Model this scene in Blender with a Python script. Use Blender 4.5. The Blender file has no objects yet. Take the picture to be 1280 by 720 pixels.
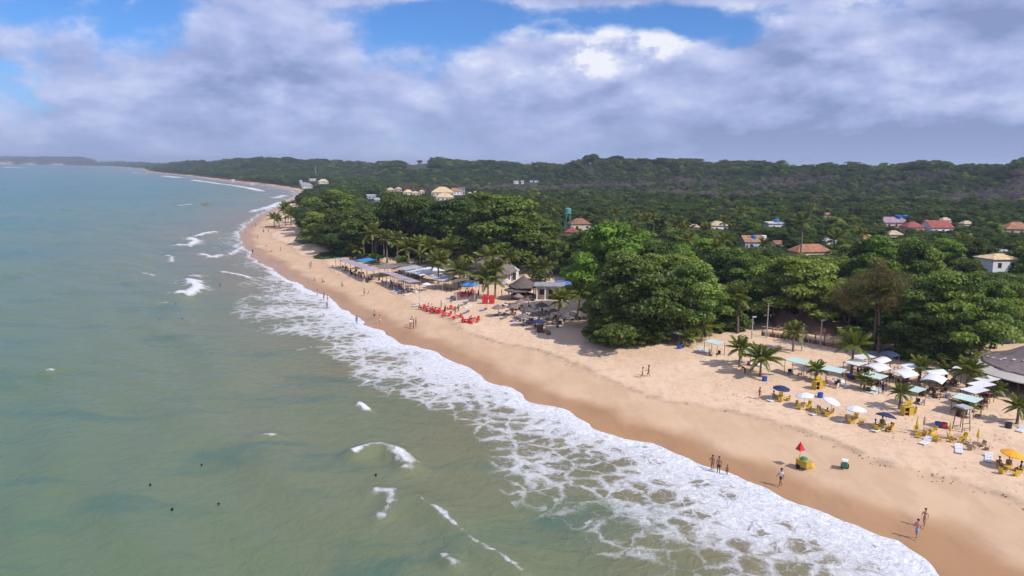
import bpy, bmesh, math, random
import numpy as np
from mathutils import Vector, Matrix

# ------------------------------------------------------------------ camera
CAM_H, F_PX, V0 = 30.0, 949.0, 207.0      # V0: eye level at the middle of the picture
ROLL = math.atan(13.0 / 1280)               # the horizon drops slightly to the right
PITCH = math.atan((360 - V0) / F_PX)
scene = bpy.context.scene
COL = scene.collection
cam_data = bpy.data.cameras.new('camera')
cam_data.sensor_width = 36.0
cam_data.lens = F_PX / 1280 * 36.0
cam_data.clip_start = 0.5
cam_data.clip_end = 40000
cam = bpy.data.objects.new('camera', cam_data)
COL.objects.link(cam)
cam.location = (0, 0, CAM_H)
cam.rotation_euler = (Matrix.Rotation(math.pi / 2 - PITCH, 3, 'X') @ Matrix.Rotation(ROLL, 3, 'Z')).to_euler()
scene.camera = cam

# ------------------------------------------------------------------ light
SUN_TO = Vector((0.80, -0.58, 1.0)).normalized()
SUN_EL = math.asin(SUN_TO.z)
SUN_AZ = math.atan2(SUN_TO.x, SUN_TO.y)
sun_data = bpy.data.lights.new('sun', 'SUN')
sun_data.energy = 4.2
sun_data.angle = math.radians(0.6)
sun_data.color = (1.0, 0.95, 0.87)
sun = bpy.data.objects.new('sun', sun_data)
COL.objects.link(sun)
sun.rotation_euler = SUN_TO.to_track_quat('Z', 'Y').to_euler()
sun.location = (0, 0, 200)
scene.view_settings.view_transform = 'Standard'
scene.view_settings.look = 'None'
scene.view_settings.exposure = 0.08
scene.view_settings.gamma = 1.0
scene.cycles.max_bounces = 4
scene.cycles.diffuse_bounces = 2
scene.cycles.glossy_bounces = 2
scene.cycles.transmission_bounces = 2
scene.cycles.transparent_max_bounces = 6
scene.cycles.volume_bounces = 0
scene.cycles.use_denoising = True
scene.cycles.adaptive_threshold = 0.03
scene.cycles.use_light_tree = False
scene.cycles.caustics_reflective = False
scene.cycles.caustics_refractive = False


# ------------------------------------------------------------------ node helper
class NT:
    def __init__(s, tree):
        s.t = tree
        s.n = tree.nodes
        s.l = tree.links

    def new(s, typ, **kw):
        n = s.n.new(typ)
        for k, v in kw.items():
            setattr(n, k, v)
        return n

    def put(s, sock, v):
        if hasattr(v, 'is_output') or isinstance(v, bpy.types.NodeSocket):
            s.l.new(v, sock)
        elif v is not None:
            if isinstance(v, (tuple, list)) and len(v) == 3 and sock.type == 'RGBA':
                v = (*v, 1.0)
            sock.default_value = v

    def math(s, op, a, b=0.0, c=0.0, clamp=False):
        n = s.new('ShaderNodeMath', operation=op, use_clamp=clamp)
        s.put(n.inputs[0], a); s.put(n.inputs[1], b); s.put(n.inputs[2], c)
        return n.outputs[0]

    def vmath(s, op, a, b=(0, 0, 0)):
        n = s.new('ShaderNodeVectorMath', operation=op)
        s.put(n.inputs[0], a); s.put(n.inputs[1], b)
        return n.outputs[0]

    def mix(s, fac, a, b, blend='MIX'):
        n = s.new('ShaderNodeMix', data_type='RGBA', blend_type=blend)
        s.put(n.inputs[0], fac); s.put(n.inputs[6], a); s.put(n.inputs[7], b)
        return n.outputs[2]

    def ss(s, x, lo, hi, a=0.0, b=1.0):
        n = s.new('ShaderNodeMapRange', interpolation_type='SMOOTHSTEP')
        s.put(n.inputs[0], x)
        n.inputs[1].default_value = lo; n.inputs[2].default_value = hi
        n.inputs[3].default_value = a; n.inputs[4].default_value = b
        return n.outputs[0]

    def noise(s, vec, scale, detail=4, rough=0.55, dist=0.0, out=0):
        n = s.new('ShaderNodeTexNoise')
        s.put(n.inputs['Vector'], vec)
        n.inputs['Scale'].default_value = scale
        n.inputs['Detail'].default_value = detail
        n.inputs['Roughness'].default_value = rough
        n.inputs['Distortion'].default_value = dist
        return n.outputs[out]

    def attr(s, name, out='Fac'):
        return s.new('ShaderNodeAttribute', attribute_name=name).outputs[out]

    def scale(s, vec, xyz):
        return s.vmath('MULTIPLY', vec, xyz)


def newmat(name):
    m = bpy.data.materials.new(name)
    m.use_nodes = True
    t = NT(m.node_tree)
    b = m.node_tree.nodes['Principled BSDF']
    return m, t, b


def px_dir(u, v):
    cr_, sr_ = math.cos(ROLL), math.sin(ROLL)
    x = ((u - 640) * cr_ + (v - 360) * sr_) / F_PX
    y = ((u - 640) * sr_ - (v - 360) * cr_) / F_PX
    d = np.array([x, math.cos(PITCH) + y * math.sin(PITCH), -math.sin(PITCH) + y * math.cos(PITCH)])
    return d / np.linalg.norm(d)


# ------------------------------------------------------------------ world: clear sky and cloud layer
world = bpy.data.worlds.new('World')
scene.world = world
world.use_nodes = True
w = NT(world.node_tree)
for n in list(w.n):
    w.n.remove(n)
sky = w.new('ShaderNodeTexSky', sky_type='NISHITA')
sky.sun_disc = False
sky.sun_elevation = SUN_EL
sky.sun_rotation = SUN_AZ
sky.altitude = 0
sky.air_density = 1.0
sky.dust_density = 0.2
sky.ozone_density = 4.0
wd = w.new('ShaderNodeTexCoord').outputs['Generated']
sep = w.new('ShaderNodeSeparateXYZ')
w.l.new(wd, sep.inputs[0])
az = w.math('ARCTAN2', sep.outputs[0], sep.outputs[1])
el = w.math('ARCSINE', sep.outputs[2])
# cloud density: flattened fractal noise on the direction, thinning out where the blue shows
stretch = w.scale(wd, (1.0, 1.0, 2.2))
n_big = w.noise(stretch, 3.1, 2, 0.5)
n_det = w.noise(w.vmath('ADD', stretch, (3.7, 1.3, 0.4)), 6.0, 6, 0.55, 0.15)
up_pt = w.vmath('ADD', stretch, (3.72, 1.29, 0.448))
n_up = w.noise(up_pt, 6.0, 6, 0.55, 0.15)


def blob(u, v, su, sv):
    d = px_dir(u, v)
    a0 = math.atan2(d[0], d[1]); e0 = math.asin(d[2])
    da = w.math('MULTIPLY', w.math('SUBTRACT', az, a0), F_PX / su)
    de = w.math('MULTIPLY', w.math('SUBTRACT', el, e0), F_PX / sv)
    r2 = w.math('ADD', w.math('MULTIPLY', da, da), w.math('MULTIPLY', de, de))
    return w.math('POWER', 2.718, w.math('MULTIPLY', r2, -1.0))


n_fine = w.noise(w.vmath('ADD', w.scale(wd, (1.0, 1.0, 1.7)), (0.3, 2.2, 5.1)), 21.0, 4, 0.62)
fine0 = w.math('SUBTRACT', n_fine, 0.5)
dens = w.math('ADD', w.math('MULTIPLY', n_big, 0.5), w.math('MULTIPLY', n_det, 0.9))
dens = w.math('ADD', dens, w.math('MULTIPLY', fine0, 0.34))
SKY_BLOBS = [(120, 18, 210, 36, -0.20), (540, 20, 100, 34, -0.38), (780, 28, 180, 24, -0.44), (80, 130, 230, 36, -0.05),
             (330, 10, 90, 40, 0.10), (735, 75, 38, 30, 0.34), (805, 58, 48, 22, 0.36), (1150, 90, 260, 100, 0.22), (640, 45, 40, 30, 0.16),
             (560, 120, 260, 60, 0.12), (300, 100, 200, 50, 0.06), (800, -10, 400, 14, 0.18)]
for (bu, bv, bsu, bsv, amp) in SKY_BLOBS:
    dens = w.math('ADD', dens, w.math('MULTIPLY', blob(bu, bv, bsu, bsv), amp))
low = w.ss(el, 0.015, 0.10, 0.10, 0.0)
dens = w.math('ADD', dens, low)
cover = w.ss(dens, 0.50, 0.76)
lit = w.math('MULTIPLY_ADD', w.math('SUBTRACT', n_det, n_up), 2.3, 0.42)
edge = w.ss(dens, 0.66, 0.90, 0.18, -0.05)
lit = w.math('ADD', lit, edge)
lit = w.math('ADD', lit, w.math('MULTIPLY', fine0, 0.60))
for (bu, bv, bsu, bsv, amp) in [(735, 68, 34, 26, 0.75), (810, 52, 42, 20, 0.85), (640, 60, 40, 40, 0.2), (1210, 180, 300, 26, -0.60), (900, 190, 260, 14, -0.15),
                                (1000, 110, 160, 40, -0.1), (690, 140, 120, 40, 0.12), (60, 110, 200, 60, -0.12), (1130, 135, 120, 30, 0.1)]:
    lit = w.math('ADD', lit, w.math('MULTIPLY', w.math('MULTIPLY', blob(bu, bv, bsu, bsv), amp), w.math('MULTIPLY_ADD', fine0, 3.0 if amp > 0.5 else 0.0, 0.9)))
lit = w.math('MAXIMUM', w.math('MINIMUM', lit, 1.0), 0.0)
ccol = w.new('ShaderNodeValToRGB')
cr = ccol.color_ramp
cr.elements[0].position = 0.05; cr.elements[0].color = (0.25, 0.31, 0.53, 1)
cr.elements[1].position = 1.0; cr.elements[1].color = (0.90, 0.90, 0.96, 1)
e = cr.elements.new(0.42); e.color = (0.40, 0.46, 0.73, 1)
e = cr.elements.new(0.70); e.color = (0.56, 0.61, 0.85, 1)
w.l.new(lit, ccol.inputs[0])
hz = w.ss(el, 0.0, 0.05, 0.6, 0.0)
ccol_h = w.mix(hz, ccol.outputs[0], (0.33, 0.40, 0.70, 1))
bg_sky = w.new('ShaderNodeBackground')
hs = w.new('ShaderNodeHueSaturation')
hs.inputs['Saturation'].default_value = 1.0
w.l.new(sky.outputs[0], hs.inputs['Color'])
w.l.new(w.mix(1.0, hs.outputs[0], (0.50, 0.78, 1.22, 1), 'MULTIPLY'), bg_sky.inputs[0])
bg_sky.inputs[1].default_value = 0.10
bg_cl = w.new('ShaderNodeBackground')
w.l.new(ccol_h, bg_cl.inputs[0])
bg_cl.inputs[1].default_value = 1.0
mixs = w.new('ShaderNodeMixShader')
w.l.new(w.math('MULTIPLY', cover, 0.92), mixs.inputs[0])
w.l.new(bg_sky.outputs[0], mixs.inputs[1])
w.l.new(bg_cl.outputs[0], mixs.inputs[2])
wo = w.new('ShaderNodeOutputWorld')
w.l.new(mixs.outputs[0], wo.inputs['Surface'])
world.cycles.sampling_method = 'MANUAL'
world.cycles.sample_map_resolution = 512

# ------------------------------------------------------------------ terrain functions
rng = np.random.default_rng(7)
_perm = rng.random((256, 256))


def vnoise(x, y):
    x = np.asarray(x, float); y = np.asarray(y, float)
    xi = np.floor(x).astype(int); yi = np.floor(y).astype(int)
    fx = x - xi; fy = y - yi
    fx = fx * fx * (3 - 2 * fx); fy = fy * fy * (3 - 2 * fy)
    g = lambda a, b: _perm[a & 255, b & 255]
    return (g(xi, yi) * (1 - fx) + g(xi + 1, yi) * fx) * (1 - fy) + (g(xi, yi + 1) * (1 - fx) + g(xi + 1, yi + 1) * fx) * fy


def sm(a, b, x):
    t = np.clip((x - a) / (b - a), 0, 1)
    return t * t * (3 - 2 * t)


def at_plane(u, v, z=0.0):
    d = px_dir(u, v)
    t = (CAM_H - z) / -d[2]
    return np.array([d[0] * t, d[1] * t])


SHORE_PX = [(1185, 720), (1150, 690), (1128, 673), (1090, 662), (1055, 653), (1022, 640), (985, 625), (955, 611), (920, 598), (890, 585), (850, 568),
            (815, 553), (785, 549), (755, 541), (735, 536), (712, 522), (690, 512), (668, 503), (648, 499), (632, 486), (605, 474), (580, 460),
            (555, 450), (530, 438), (500, 424), (476, 413), (462, 404), (453, 396), (430, 386), (405, 371), (385, 361), (362, 350), (340, 334),
            (322, 322), (306, 311), (299, 300), (301, 290), (310, 280), (330, 267), (350, 257), (368, 248), (374, 243), (366, 238), (345, 233.5),
            (310, 229), (270, 224.5), (235, 220), (205, 217), (188, 215.2), (181, 213), (178, 211), (160, 209.5), (130, 208), (80, 206.5), (0, 205.6), (-200, 205.3)]
SHORE = [np.array([190.0, -160.0]), np.array([75.0, -4.0]), np.array([48.0, 31.0])] + [at_plane(u, v) for u, v in SHORE_PX]
SHORE.append(SHORE[-1] + np.array([-6000.0, 300.0]))
SHORE = np.array(SHORE)
LAND = np.vstack([SHORE, [[-14000, 14000], [14000, 14000], [14000, -160]]])


def inside(poly, x, y):
    x = np.asarray(x, float); y = np.asarray(y, float)
    c = np.zeros(x.shape, bool)
    n = len(poly)
    for i in range(n):
        x1, y1 = poly[i]; x2, y2 = poly[(i + 1) % n]
        if y1 == y2:
            continue
        cond = ((y1 > y) != (y2 > y)) & (x < (x2 - x1) * (y - y1) / (y2 - y1) + x1)
        c ^= cond
    return c


def dist_line(line, x, y):
    x = np.asarray(x, float); y = np.asarray(y, float)
    best = np.full(x.shape, 1e18)
    for i in range(len(line) - 1):
        ax, ay = line[i]; bx, by = line[i + 1]
        dx, dy = bx - ax, by - ay
        L = dx * dx + dy * dy + 1e-12
        t = np.clip(((x - ax) * dx + (y - ay) * dy) / L, 0, 1)
        best = np.minimum(best, (x - ax - t * dx) ** 2 + (y - ay - t * dy) ** 2)
    return np.sqrt(best)


def shore_d(x, y):
    d = dist_line(SHORE, x, y)
    s = np.where(inside(LAND, x, y), d, -d)
    wob = (vnoise(np.asarray(x) / 7.0 + 3, np.asarray(y) / 7.0 + 9) - 0.5) * 3.4 + (vnoise(np.asarray(x) / 2.6, np.asarray(y) / 2.6) - 0.5) * 1.1
    return s + wob * np.exp(-(s / 14.0) ** 2)


# skyline of the wooded hills: pixel column, canopy top row, distance of the ridge
RIDGE = [(-300, 196.0, 7000), (0, 196.3, 7000), (100, 196.8, 6800), (122, 198, 4200), (150, 197.5, 3900), (165, 198.5, 3600), (190, 200, 3000), (250, 201, 2200), (300, 199.5, 2000), (340, 198.5, 1900),
         (400, 201, 1800), (440, 203, 1700), (468, 205, 1600), (482, 201.5, 1450), (520, 200, 1400), (560, 200.5, 1350), (600, 203, 1300), (640, 205, 1250),
         (680, 208.5, 1200), (698, 209.5, 1150), (712, 205, 1080), (740, 200.5, 1050), (800, 201.5, 1020), (860, 203, 1000), (900, 204.5, 1000), (960, 208, 960),
         (1000, 212, 920), (1020, 211.5, 920), (1100, 213, 920), (1130, 209, 900), (1150, 208, 900), (1200, 209, 880), (1240, 210.5, 860), (1255, 214, 860),
         (1272, 207, 840), (1290, 205, 840), (1700, 204, 800)]
_rd = [px_dir(u, v) for u, v, d in RIDGE]
R_AZ = np.array([math.atan2(q[0], q[1]) for q in _rd])
R_D = np.array([d for u, v, d in RIDGE], float)
R_Z = np.array([CAM_H + r_[2] * q[2] / math.hypot(q[0], q[1]) - 9.0 for r_, q in zip(RIDGE, _rd)])


def height(x, y):
    x = np.asarray(x, float); y = np.asarray(y, float)
    sd = shore_d(x, y)
    z = np.interp(sd, [-600, -60, -20, 0, 4, 10, 25, 45, 80, 300], [-9, -4, -1.2, 0, 0.22, 0.75, 1.8, 2.5, 2.9, 3.5])
    r = np.hypot(x, y)
    a = np.arctan2(x, y)
    rd = np.interp(a, R_AZ, R_D); rz = np.interp(a, R_AZ, R_Z)
    rz = rz + (vnoise(a * 60 + 5, r / 400.0) - 0.5) * 9.0 + (vnoise(a * 170, r / 250.0) - 0.5) * 4.0
    k = sm(0.70, 1.0, r / rd) * sm(15, 160, sd) * (1 - 0.9 * sm(1.10, 1.8, r / rd))
    z = z + k * np.maximum(rz - 3.0, 0)
    z = z + (vnoise(x / 60.0, y / 60.0) - 0.5) * 1.6 * sm(60, 200, sd)
    return z


def hz_at(x, y):
    return float(height(np.array([x]), np.array([y]))[0])


def P(u, v, zo=0.0):
    """ground point whose spot zo metres above the ground is seen at pixel (u, v)"""
    d = px_dir(u, v)
    z = 2.0
    for _ in range(14):
        t = (CAM_H - (z + zo)) / -d[2]
        x, y = d[0] * t, d[1] * t
        nz = hz_at(x, y)
        if abs(nz - z) < 0.01:
            z = nz
            break
        z = 0.5 * z + 0.5 * nz if _ > 3 else nz
    return Vector((x, y, z))


def proj(x, y, z):
    c, s = math.cos(PITCH), math.sin(PITCH)
    zz = z - CAM_H
    dep = y * c - zz * s
    up = y * s + zz * c
    cr_, sr_ = math.cos(ROLL), math.sin(ROLL)
    a_, b_ = F_PX * x / dep, -F_PX * up / dep
    return 640 + a_ * cr_ - b_ * sr_, 360 + a_ * sr_ + b_ * cr_, dep


# ------------------------------------------------------------------ mesh helpers
class MB:
    def __init__(s):
        s.v = []; s.f = []; s.sm = False

    def box(s, c, d, rz=0.0, taper=1.0, rx=0.0):
        n = len(s.v)
        R = Matrix.Rotation(rz, 3, 'Z') @ Matrix.Rotation(rx, 3, 'X')
        for k in (-1, 1):
            f = taper if k > 0 else 1.0
            for (i, j) in ((-1, -1), (1, -1), (1, 1), (-1, 1)):
                s.v.append(tuple(R @ Vector((i * d[0] / 2 * f, j * d[1] / 2 * f, k * d[2] / 2)) + Vector(c)))
        s.f += [(n, n + 3, n + 2, n + 1), (n + 4, n + 5, n + 6, n + 7)] + [(n + i, n + (i + 1) % 4, n + 4 + (i + 1) % 4, n + 4 + i) for i in range(4)]
        return s

    def tube(s, pts, rad, seg=6, cap=True):
        pts = [Vector(p) for p in pts]
        if not hasattr(rad, '__len__'):
            rad = [rad] * len(pts)
        n0 = len(s.v)
        for i, p in enumerate(pts):
            a = pts[max(i - 1, 0)]; b = pts[min(i + 1, len(pts) - 1)]
            t = (b - a).normalized()
            ref = Vector((1, 0, 0)) if abs(t.x) < 0.8 else Vector((0, 1, 0))
            u = t.cross(ref).normalized(); q = t.cross(u)
            for k in range(seg):
                an = 2 * math.pi * k / seg
                s.v.append(tuple(p + (u * math.cos(an) + q * math.sin(an)) * rad[i]))
        for i in range(len(pts) - 1):
            for k in range(seg):
                a = n0 + i * seg + k; b = n0 + i * seg + (k + 1) % seg
                s.f.append((a, b, b + seg, a + seg))
        if cap:
            s.f.append(tuple(n0 + k for k in reversed(range(seg))))
            s.f.append(tuple(n0 + (len(pts) - 1) * seg + k for k in range(seg)))
        return s

    def lathe(s, prof, seg=12, c=(0, 0, 0), jag=0.0, seed=0):
        n0 = len(s.v); r_ = random.Random(seed)
        for (r, z) in prof:
            for k in range(seg):
                an = 2 * math.pi * k / seg
                rr = r * (1 + jag * (r_.random() - 0.5))
                s.v.append((c[0] + rr * math.cos(an), c[1] + rr * math.sin(an), c[2] + z + jag * 0.6 * (r_.random() - 0.5) * r))
        for i in range(len(prof) - 1):
            for k in range(seg):
                a = n0 + i * seg + k; b = n0 + i * seg + (k + 1) % seg
                s.f.append((a, b, b + seg, a + seg))
        return s

    def poly(s, pts):
        n = len(s.v); s.v += [tuple(p) for p in pts]; s.f.append(tuple(range(n, n + len(pts)))); return s

    def mesh(s, name, smooth=False):
        m = bpy.data.meshes.new(name)
        m.from_pydata(s.v, [], s.f)
        m.validate()
        if smooth:
            m.polygons.foreach_set('use_smooth', [True] * len(m.polygons))
        m.update()
        return m


def link(name, mesh, mat=None, parent=None, loc=(0, 0, 0), rot=(0, 0, 0), scale=(1, 1, 1)):
    o = bpy.data.objects.new(name, mesh)
    COL.objects.link(o)
    if parent:
        o.parent = parent
    o.location = loc; o.rotation_euler = rot; o.scale = scale
    if mat is not None and mesh is not None:
        if not mesh.materials:
            mesh.materials.append(mat)
        o.material_slots[0].link = 'OBJECT'
        o.material_slots[0].material = mat
    return o


def tag(o, label=None, cat=None, group=None, kind=None):
    if label: o['label'] = label
    if cat: o['category'] = cat
    if group: o['group'] = group
    if kind: o['kind'] = kind
    return o


def empty(name, loc, rz=0.0, s=1.0):
    o = bpy.data.objects.new(name, None)
    o.empty_display_size = 0.3
    COL.objects.link(o)
    o.location = loc; o.rotation_euler = (0, 0, rz); o.scale = (s, s, s)
    return o


def np_mesh(name, verts, quads):
    m = bpy.data.meshes.new(name)
    nv, nf = len(verts), len(quads)
    k = quads.shape[1]
    m.vertices.add(nv); m.vertices.foreach_set('co', verts.astype(np.float32).ravel())
    m.loops.add(nf * k); m.loops.foreach_set('vertex_index', quads.astype(np.int32).ravel())
    m.polygons.add(nf)
    m.polygons.foreach_set('loop_start', np.arange(0, nf * k, k, dtype=np.int32))
    m.update(calc_edges=True)
    return m


def fattr(m, name, vals):
    a = m.attributes.new(name, 'FLOAT', 'POINT')
    a.data.foreach_set('value', np.asarray(vals, np.float32))


def fan(a0, a1, na, radii):
    """tessellated sheet of the plain: rings and spokes about the origin"""
    an = np.radians(np.linspace(a0, a1, na))
    A, R = np.meshgrid(an, radii)
    x = (R * np.sin(A)).ravel(); y = (R * np.cos(A)).ravel()
    nr = len(radii)
    i = np.arange(nr - 1)[:, None] * na + np.arange(na - 1)[None, :]
    q = np.stack([i, i + 1, i + na + 1, i + na], -1).reshape(-1, 4)
    return x, y, q[:, ::-1].copy()


# ------------------------------------------------------------------ simple materials
def plain(name, col, rough=0.7, var=0.12, scale=3.0, spec=0.3, bump=0.0, dirt=None):
    m, t, b = newmat(name)
    co = t.new('ShaderNodeTexCoord').outputs['Object']
    n = t.noise(co, scale, 5, 0.6)
    rnd = t.new('ShaderNodeObjectInfo').outputs['Random']
    f = t.math('ADD', t.math('MULTIPLY', t.math('SUBTRACT', n, 0.5), var * 2.2), t.math('MULTIPLY', t.math('SUBTRACT', rnd, 0.5), var))
    c = t.mix(1.0, col, t.math('ADD', f, 1.0), 'MULTIPLY')
    if dirt:
        c = t.mix(t.ss(t.noise(co, scale * 0.6, 6, 0.7), 0.52, 0.75), c, dirt)
    t.put(b.inputs['Base Color'], c)
    b.inputs['Roughness'].default_value = rough
    b.inputs['Specular IOR Level'].default_value = spec
    if bump:
        bn = t.new('ShaderNodeBump'); bn.inputs['Strength'].default_value = bump; bn.inputs['Distance'].default_value = 0.05
        t.l.new(t.noise(co, scale * 4, 4, 0.6), bn.inputs['Height']); t.l.new(bn.outputs[0], b.inputs['Normal'])
    return m


M = {}
M['white'] = plain('white_plastic', (0.72, 0.72, 0.72), 0.45, 0.06)
M['canvas_white'] = plain('white_canvas', (0.68, 0.67, 0.68), 0.8, 0.08, 1.2, 0.1, dirt=(0.55, 0.53, 0.52))
M['canvas_green'] = plain('pale_green_canvas', (0.50, 0.62, 0.56), 0.8, 0.08, 1.0, 0.1, dirt=(0.42, 0.50, 0.46))
M['canvas_navy'] = plain('navy_canvas', (0.025, 0.035, 0.09), 0.75, 0.15)
M['canvas_blue'] = plain('bright_blue_canvas', (0.03, 0.22, 0.55), 0.7, 0.1)
M['canvas_mauve'] = plain('weathered_sheet', (0.40, 0.33, 0.36), 0.8, 0.15, 0.5, 0.1, dirt=(0.28, 0.23, 0.25))
M['canvas_orange'] = plain('orange_canvas', (0.72, 0.33, 0.02), 0.7, 0.1)
M['yellow'] = plain('yellow_plastic', (0.70, 0.44, 0.02), 0.45, 0.12)
M['yellow_dull'] = plain('yellow_painted_wood', (0.50, 0.34, 0.05), 0.7, 0.15)
M['red'] = plain('red_plastic', (0.62, 0.025, 0.035), 0.45, 0.12)
M['blue'] = plain('blue_plastic', (0.03, 0.09, 0.42), 0.45, 0.1)
M['blue_tank'] = plain('blue_tank_plastic', (0.03, 0.20, 0.55), 0.45, 0.1)
M['green_pl'] = plain('green_plastic', (0.04, 0.22, 0.13), 0.5, 0.1)
M['teal_paint'] = plain('teal_paint', (0.10, 0.30, 0.28), 0.6, 0.1)
M['blue_cushion'] = plain('blue_cushion', (0.10, 0.17, 0.45), 0.8, 0.12)
M['grey_cushion'] = plain('grey_cushion', (0.25, 0.26, 0.34), 0.8, 0.15)
M['dark'] = plain('dark_plastic', (0.03, 0.03, 0.035), 0.6, 0.1)
M['wood'] = plain('weathered_wood', (0.22, 0.13, 0.08), 0.8, 0.2, 6.0, 0.2)
M['wood_dark'] = plain('dark_wood', (0.09, 0.05, 0.035), 0.8, 0.2, 6.0, 0.2)
M['wood_pale'] = plain('pale_wood', (0.42, 0.30, 0.19), 0.8, 0.15, 6.0, 0.2)
M['redwood'] = plain('red_brown_boards', (0.24, 0.10, 0.07), 0.8, 0.2, 2.0, 0.2)
M['thatch'] = plain('old_thatch', (0.13, 0.105, 0.10), 0.95, 0.35, 2.2, 0.1, 0.7, dirt=(0.08, 0.065, 0.065))
M['thatch_mauve'] = plain('sun_bleached_thatch', (0.21, 0.165, 0.16), 0.95, 0.35, 1.6, 0.1, 0.7, dirt=(0.13, 0.10, 0.105))
M['metal'] = plain('galvanised_metal', (0.42, 0.42, 0.43), 0.5, 0.08)
M['pole'] = plain('pole_concrete', (0.40, 0.38, 0.36), 0.8, 0.1)
M['pole_dark'] = plain('dark_pole', (0.06, 0.05, 0.05), 0.8, 0.1)
M['awning'] = plain('beige_awning', (0.50, 0.45, 0.40), 0.85, 0.12, 0.6, 0.1, dirt=(0.40, 0.36, 0.33))
M['bark'] = plain('grey_bark', (0.17, 0.13, 0.10), 0.9, 0.2, 3.0, 0.1, 0.6)
M['palm_bark'] = plain('palm_bark', (0.20, 0.15, 0.12), 0.9, 0.2, 4.0, 0.1, 0.6)
M['glass'] = plain('dark_window', (0.03, 0.035, 0.045), 0.15, 0.1, spec=0.6)
M['car_white'] = plain('white_car_paint', (0.75, 0.75, 0.76), 0.25, 0.03, spec=0.5)
M['car_blue'] = plain('dark_blue_car_paint', (0.02, 0.03, 0.08), 0.25, 0.03, spec=0.5)
M['tyre'] = plain('tyre_rubber', (0.02, 0.02, 0.02), 0.8, 0.1)
for nm, c in {'skin_tan': (0.44, 0.25, 0.165), 'skin_pale': (0.55, 0.34, 0.25), 'skin_dark': (0.22, 0.115, 0.07)}.items():
    M[nm] = plain(nm, c, 0.55, 0.06)
for nm, c in {'cl_black': (0.02, 0.02, 0.025), 'cl_white': (0.75, 0.75, 0.78), 'cl_blue': (0.05, 0.17, 0.55), 'cl_lightblue': (0.20, 0.42, 0.62), 'cl_red': (0.50, 0.04, 0.06),
              'cl_pink': (0.62, 0.25, 0.28), 'cl_navy': (0.02, 0.03, 0.10), 'cl_green': (0.06, 0.20, 0.10), 'cl_orange': (0.6, 0.2, 0.04), 'cl_khaki': (0.3, 0.24, 0.14), 'hair_dark': (0.015, 0.011, 0.01),
              'hair_brown': (0.06, 0.035, 0.02)}.items():
    M[nm] = plain(nm, c, 0.8, 0.06)


def wallmat(name, col):
    return plain(name, col, 0.85, 0.08, 0.5, 0.1, dirt=tuple(c * 0.72 for c in col))


def roofmat(name, col):
    m, t, b = newmat(name)
    co = t.new('ShaderNodeTexCoord').outputs['Object']
    n = t.noise(co, 0.9, 6, 0.65)
    fine = t.noise(t.scale(co, (6, 6, 6)), 1.0, 2, 0.5)
    c = t.mix(t.ss(n, 0.40, 0.66), col, tuple(x * 0.45 for x in col))
    c = t.mix(t.math('MULTIPLY', fine, 0.5), c, tuple(min(x * 1.35, 0.9) for x in col))
    t.put(b.inputs['Base Color'], c)
    b.inputs['Roughness'].default_value = 0.85
    b.inputs['Specular IOR Level'].default_value = 0.15
    return m


for nm, c in {'r_terra': (0.36, 0.17, 0.105), 'r_orange': (0.33, 0.18, 0.10), 'r_beige': (0.50, 0.38, 0.26), 'r_red': (0.30, 0.085, 0.075), 'r_mauve': (0.33, 0.23, 0.27), 'r_grey': (0.30, 0.30, 0.32),
              'r_brown': (0.25, 0.13, 0.08), 'r_cream': (0.62, 0.46, 0.27), 'r_white': (0.66, 0.66, 0.68)}.items():
    M[nm] = roofmat('roof_' + nm[2:], c)
for nm, c in {'w_white': (0.70, 0.70, 0.72), 'w_cream': (0.62, 0.54, 0.42), 'w_blue': (0.36, 0.42, 0.58), 'w_pink': (0.58, 0.36, 0.36), 'w_grey': (0.40, 0.40, 0.42)}.items():
    M[nm] = wallmat('wall_' + nm[2:], c)

# ------------------------------------------------------------------ ground sheet (sea bed, beach, forest floor, hills)
radii = [14.0]
while radii[-1] < 11000:
    r = radii[-1]
    radii.append(r * (1.013 if r < 500 else 1.022) + 0.02)
radii = np.array(radii)
gx, gy, gq = fan(-66, 72, 560, radii)
gz = height(gx, gy)
gsd = shore_d(gx, gy)
# low sand relief: berm step at the high-water mark and trampled ripples
berm_pos = 13.0 + (vnoise(gx / 26 + 40, gy / 26) - 0.5) * 9
beach_amt = sm(4, 9, gsd) * (1 - sm(70, 110, gsd)) * (1 - sm(250, 500, np.hypot(gx, gy)))
gz = gz + beach_amt * (sm(-1.2, 1.0, gsd - berm_pos) * 0.22 + (vnoise(gx / 1.6, gy / 1.6) - 0.5) * 0.05 + (vnoise(gx / 5, gy / 5 + 7) - 0.5) * 0.10)
gm = np_mesh('ground', np.stack([gx, gy, gz], 1), gq)
gm.polygons.foreach_set('use_smooth', [True] * len(gm.polygons))
fattr(gm, 'inland', gsd)
fattr(gm, 'berm', gsd - berm_pos)

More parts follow.
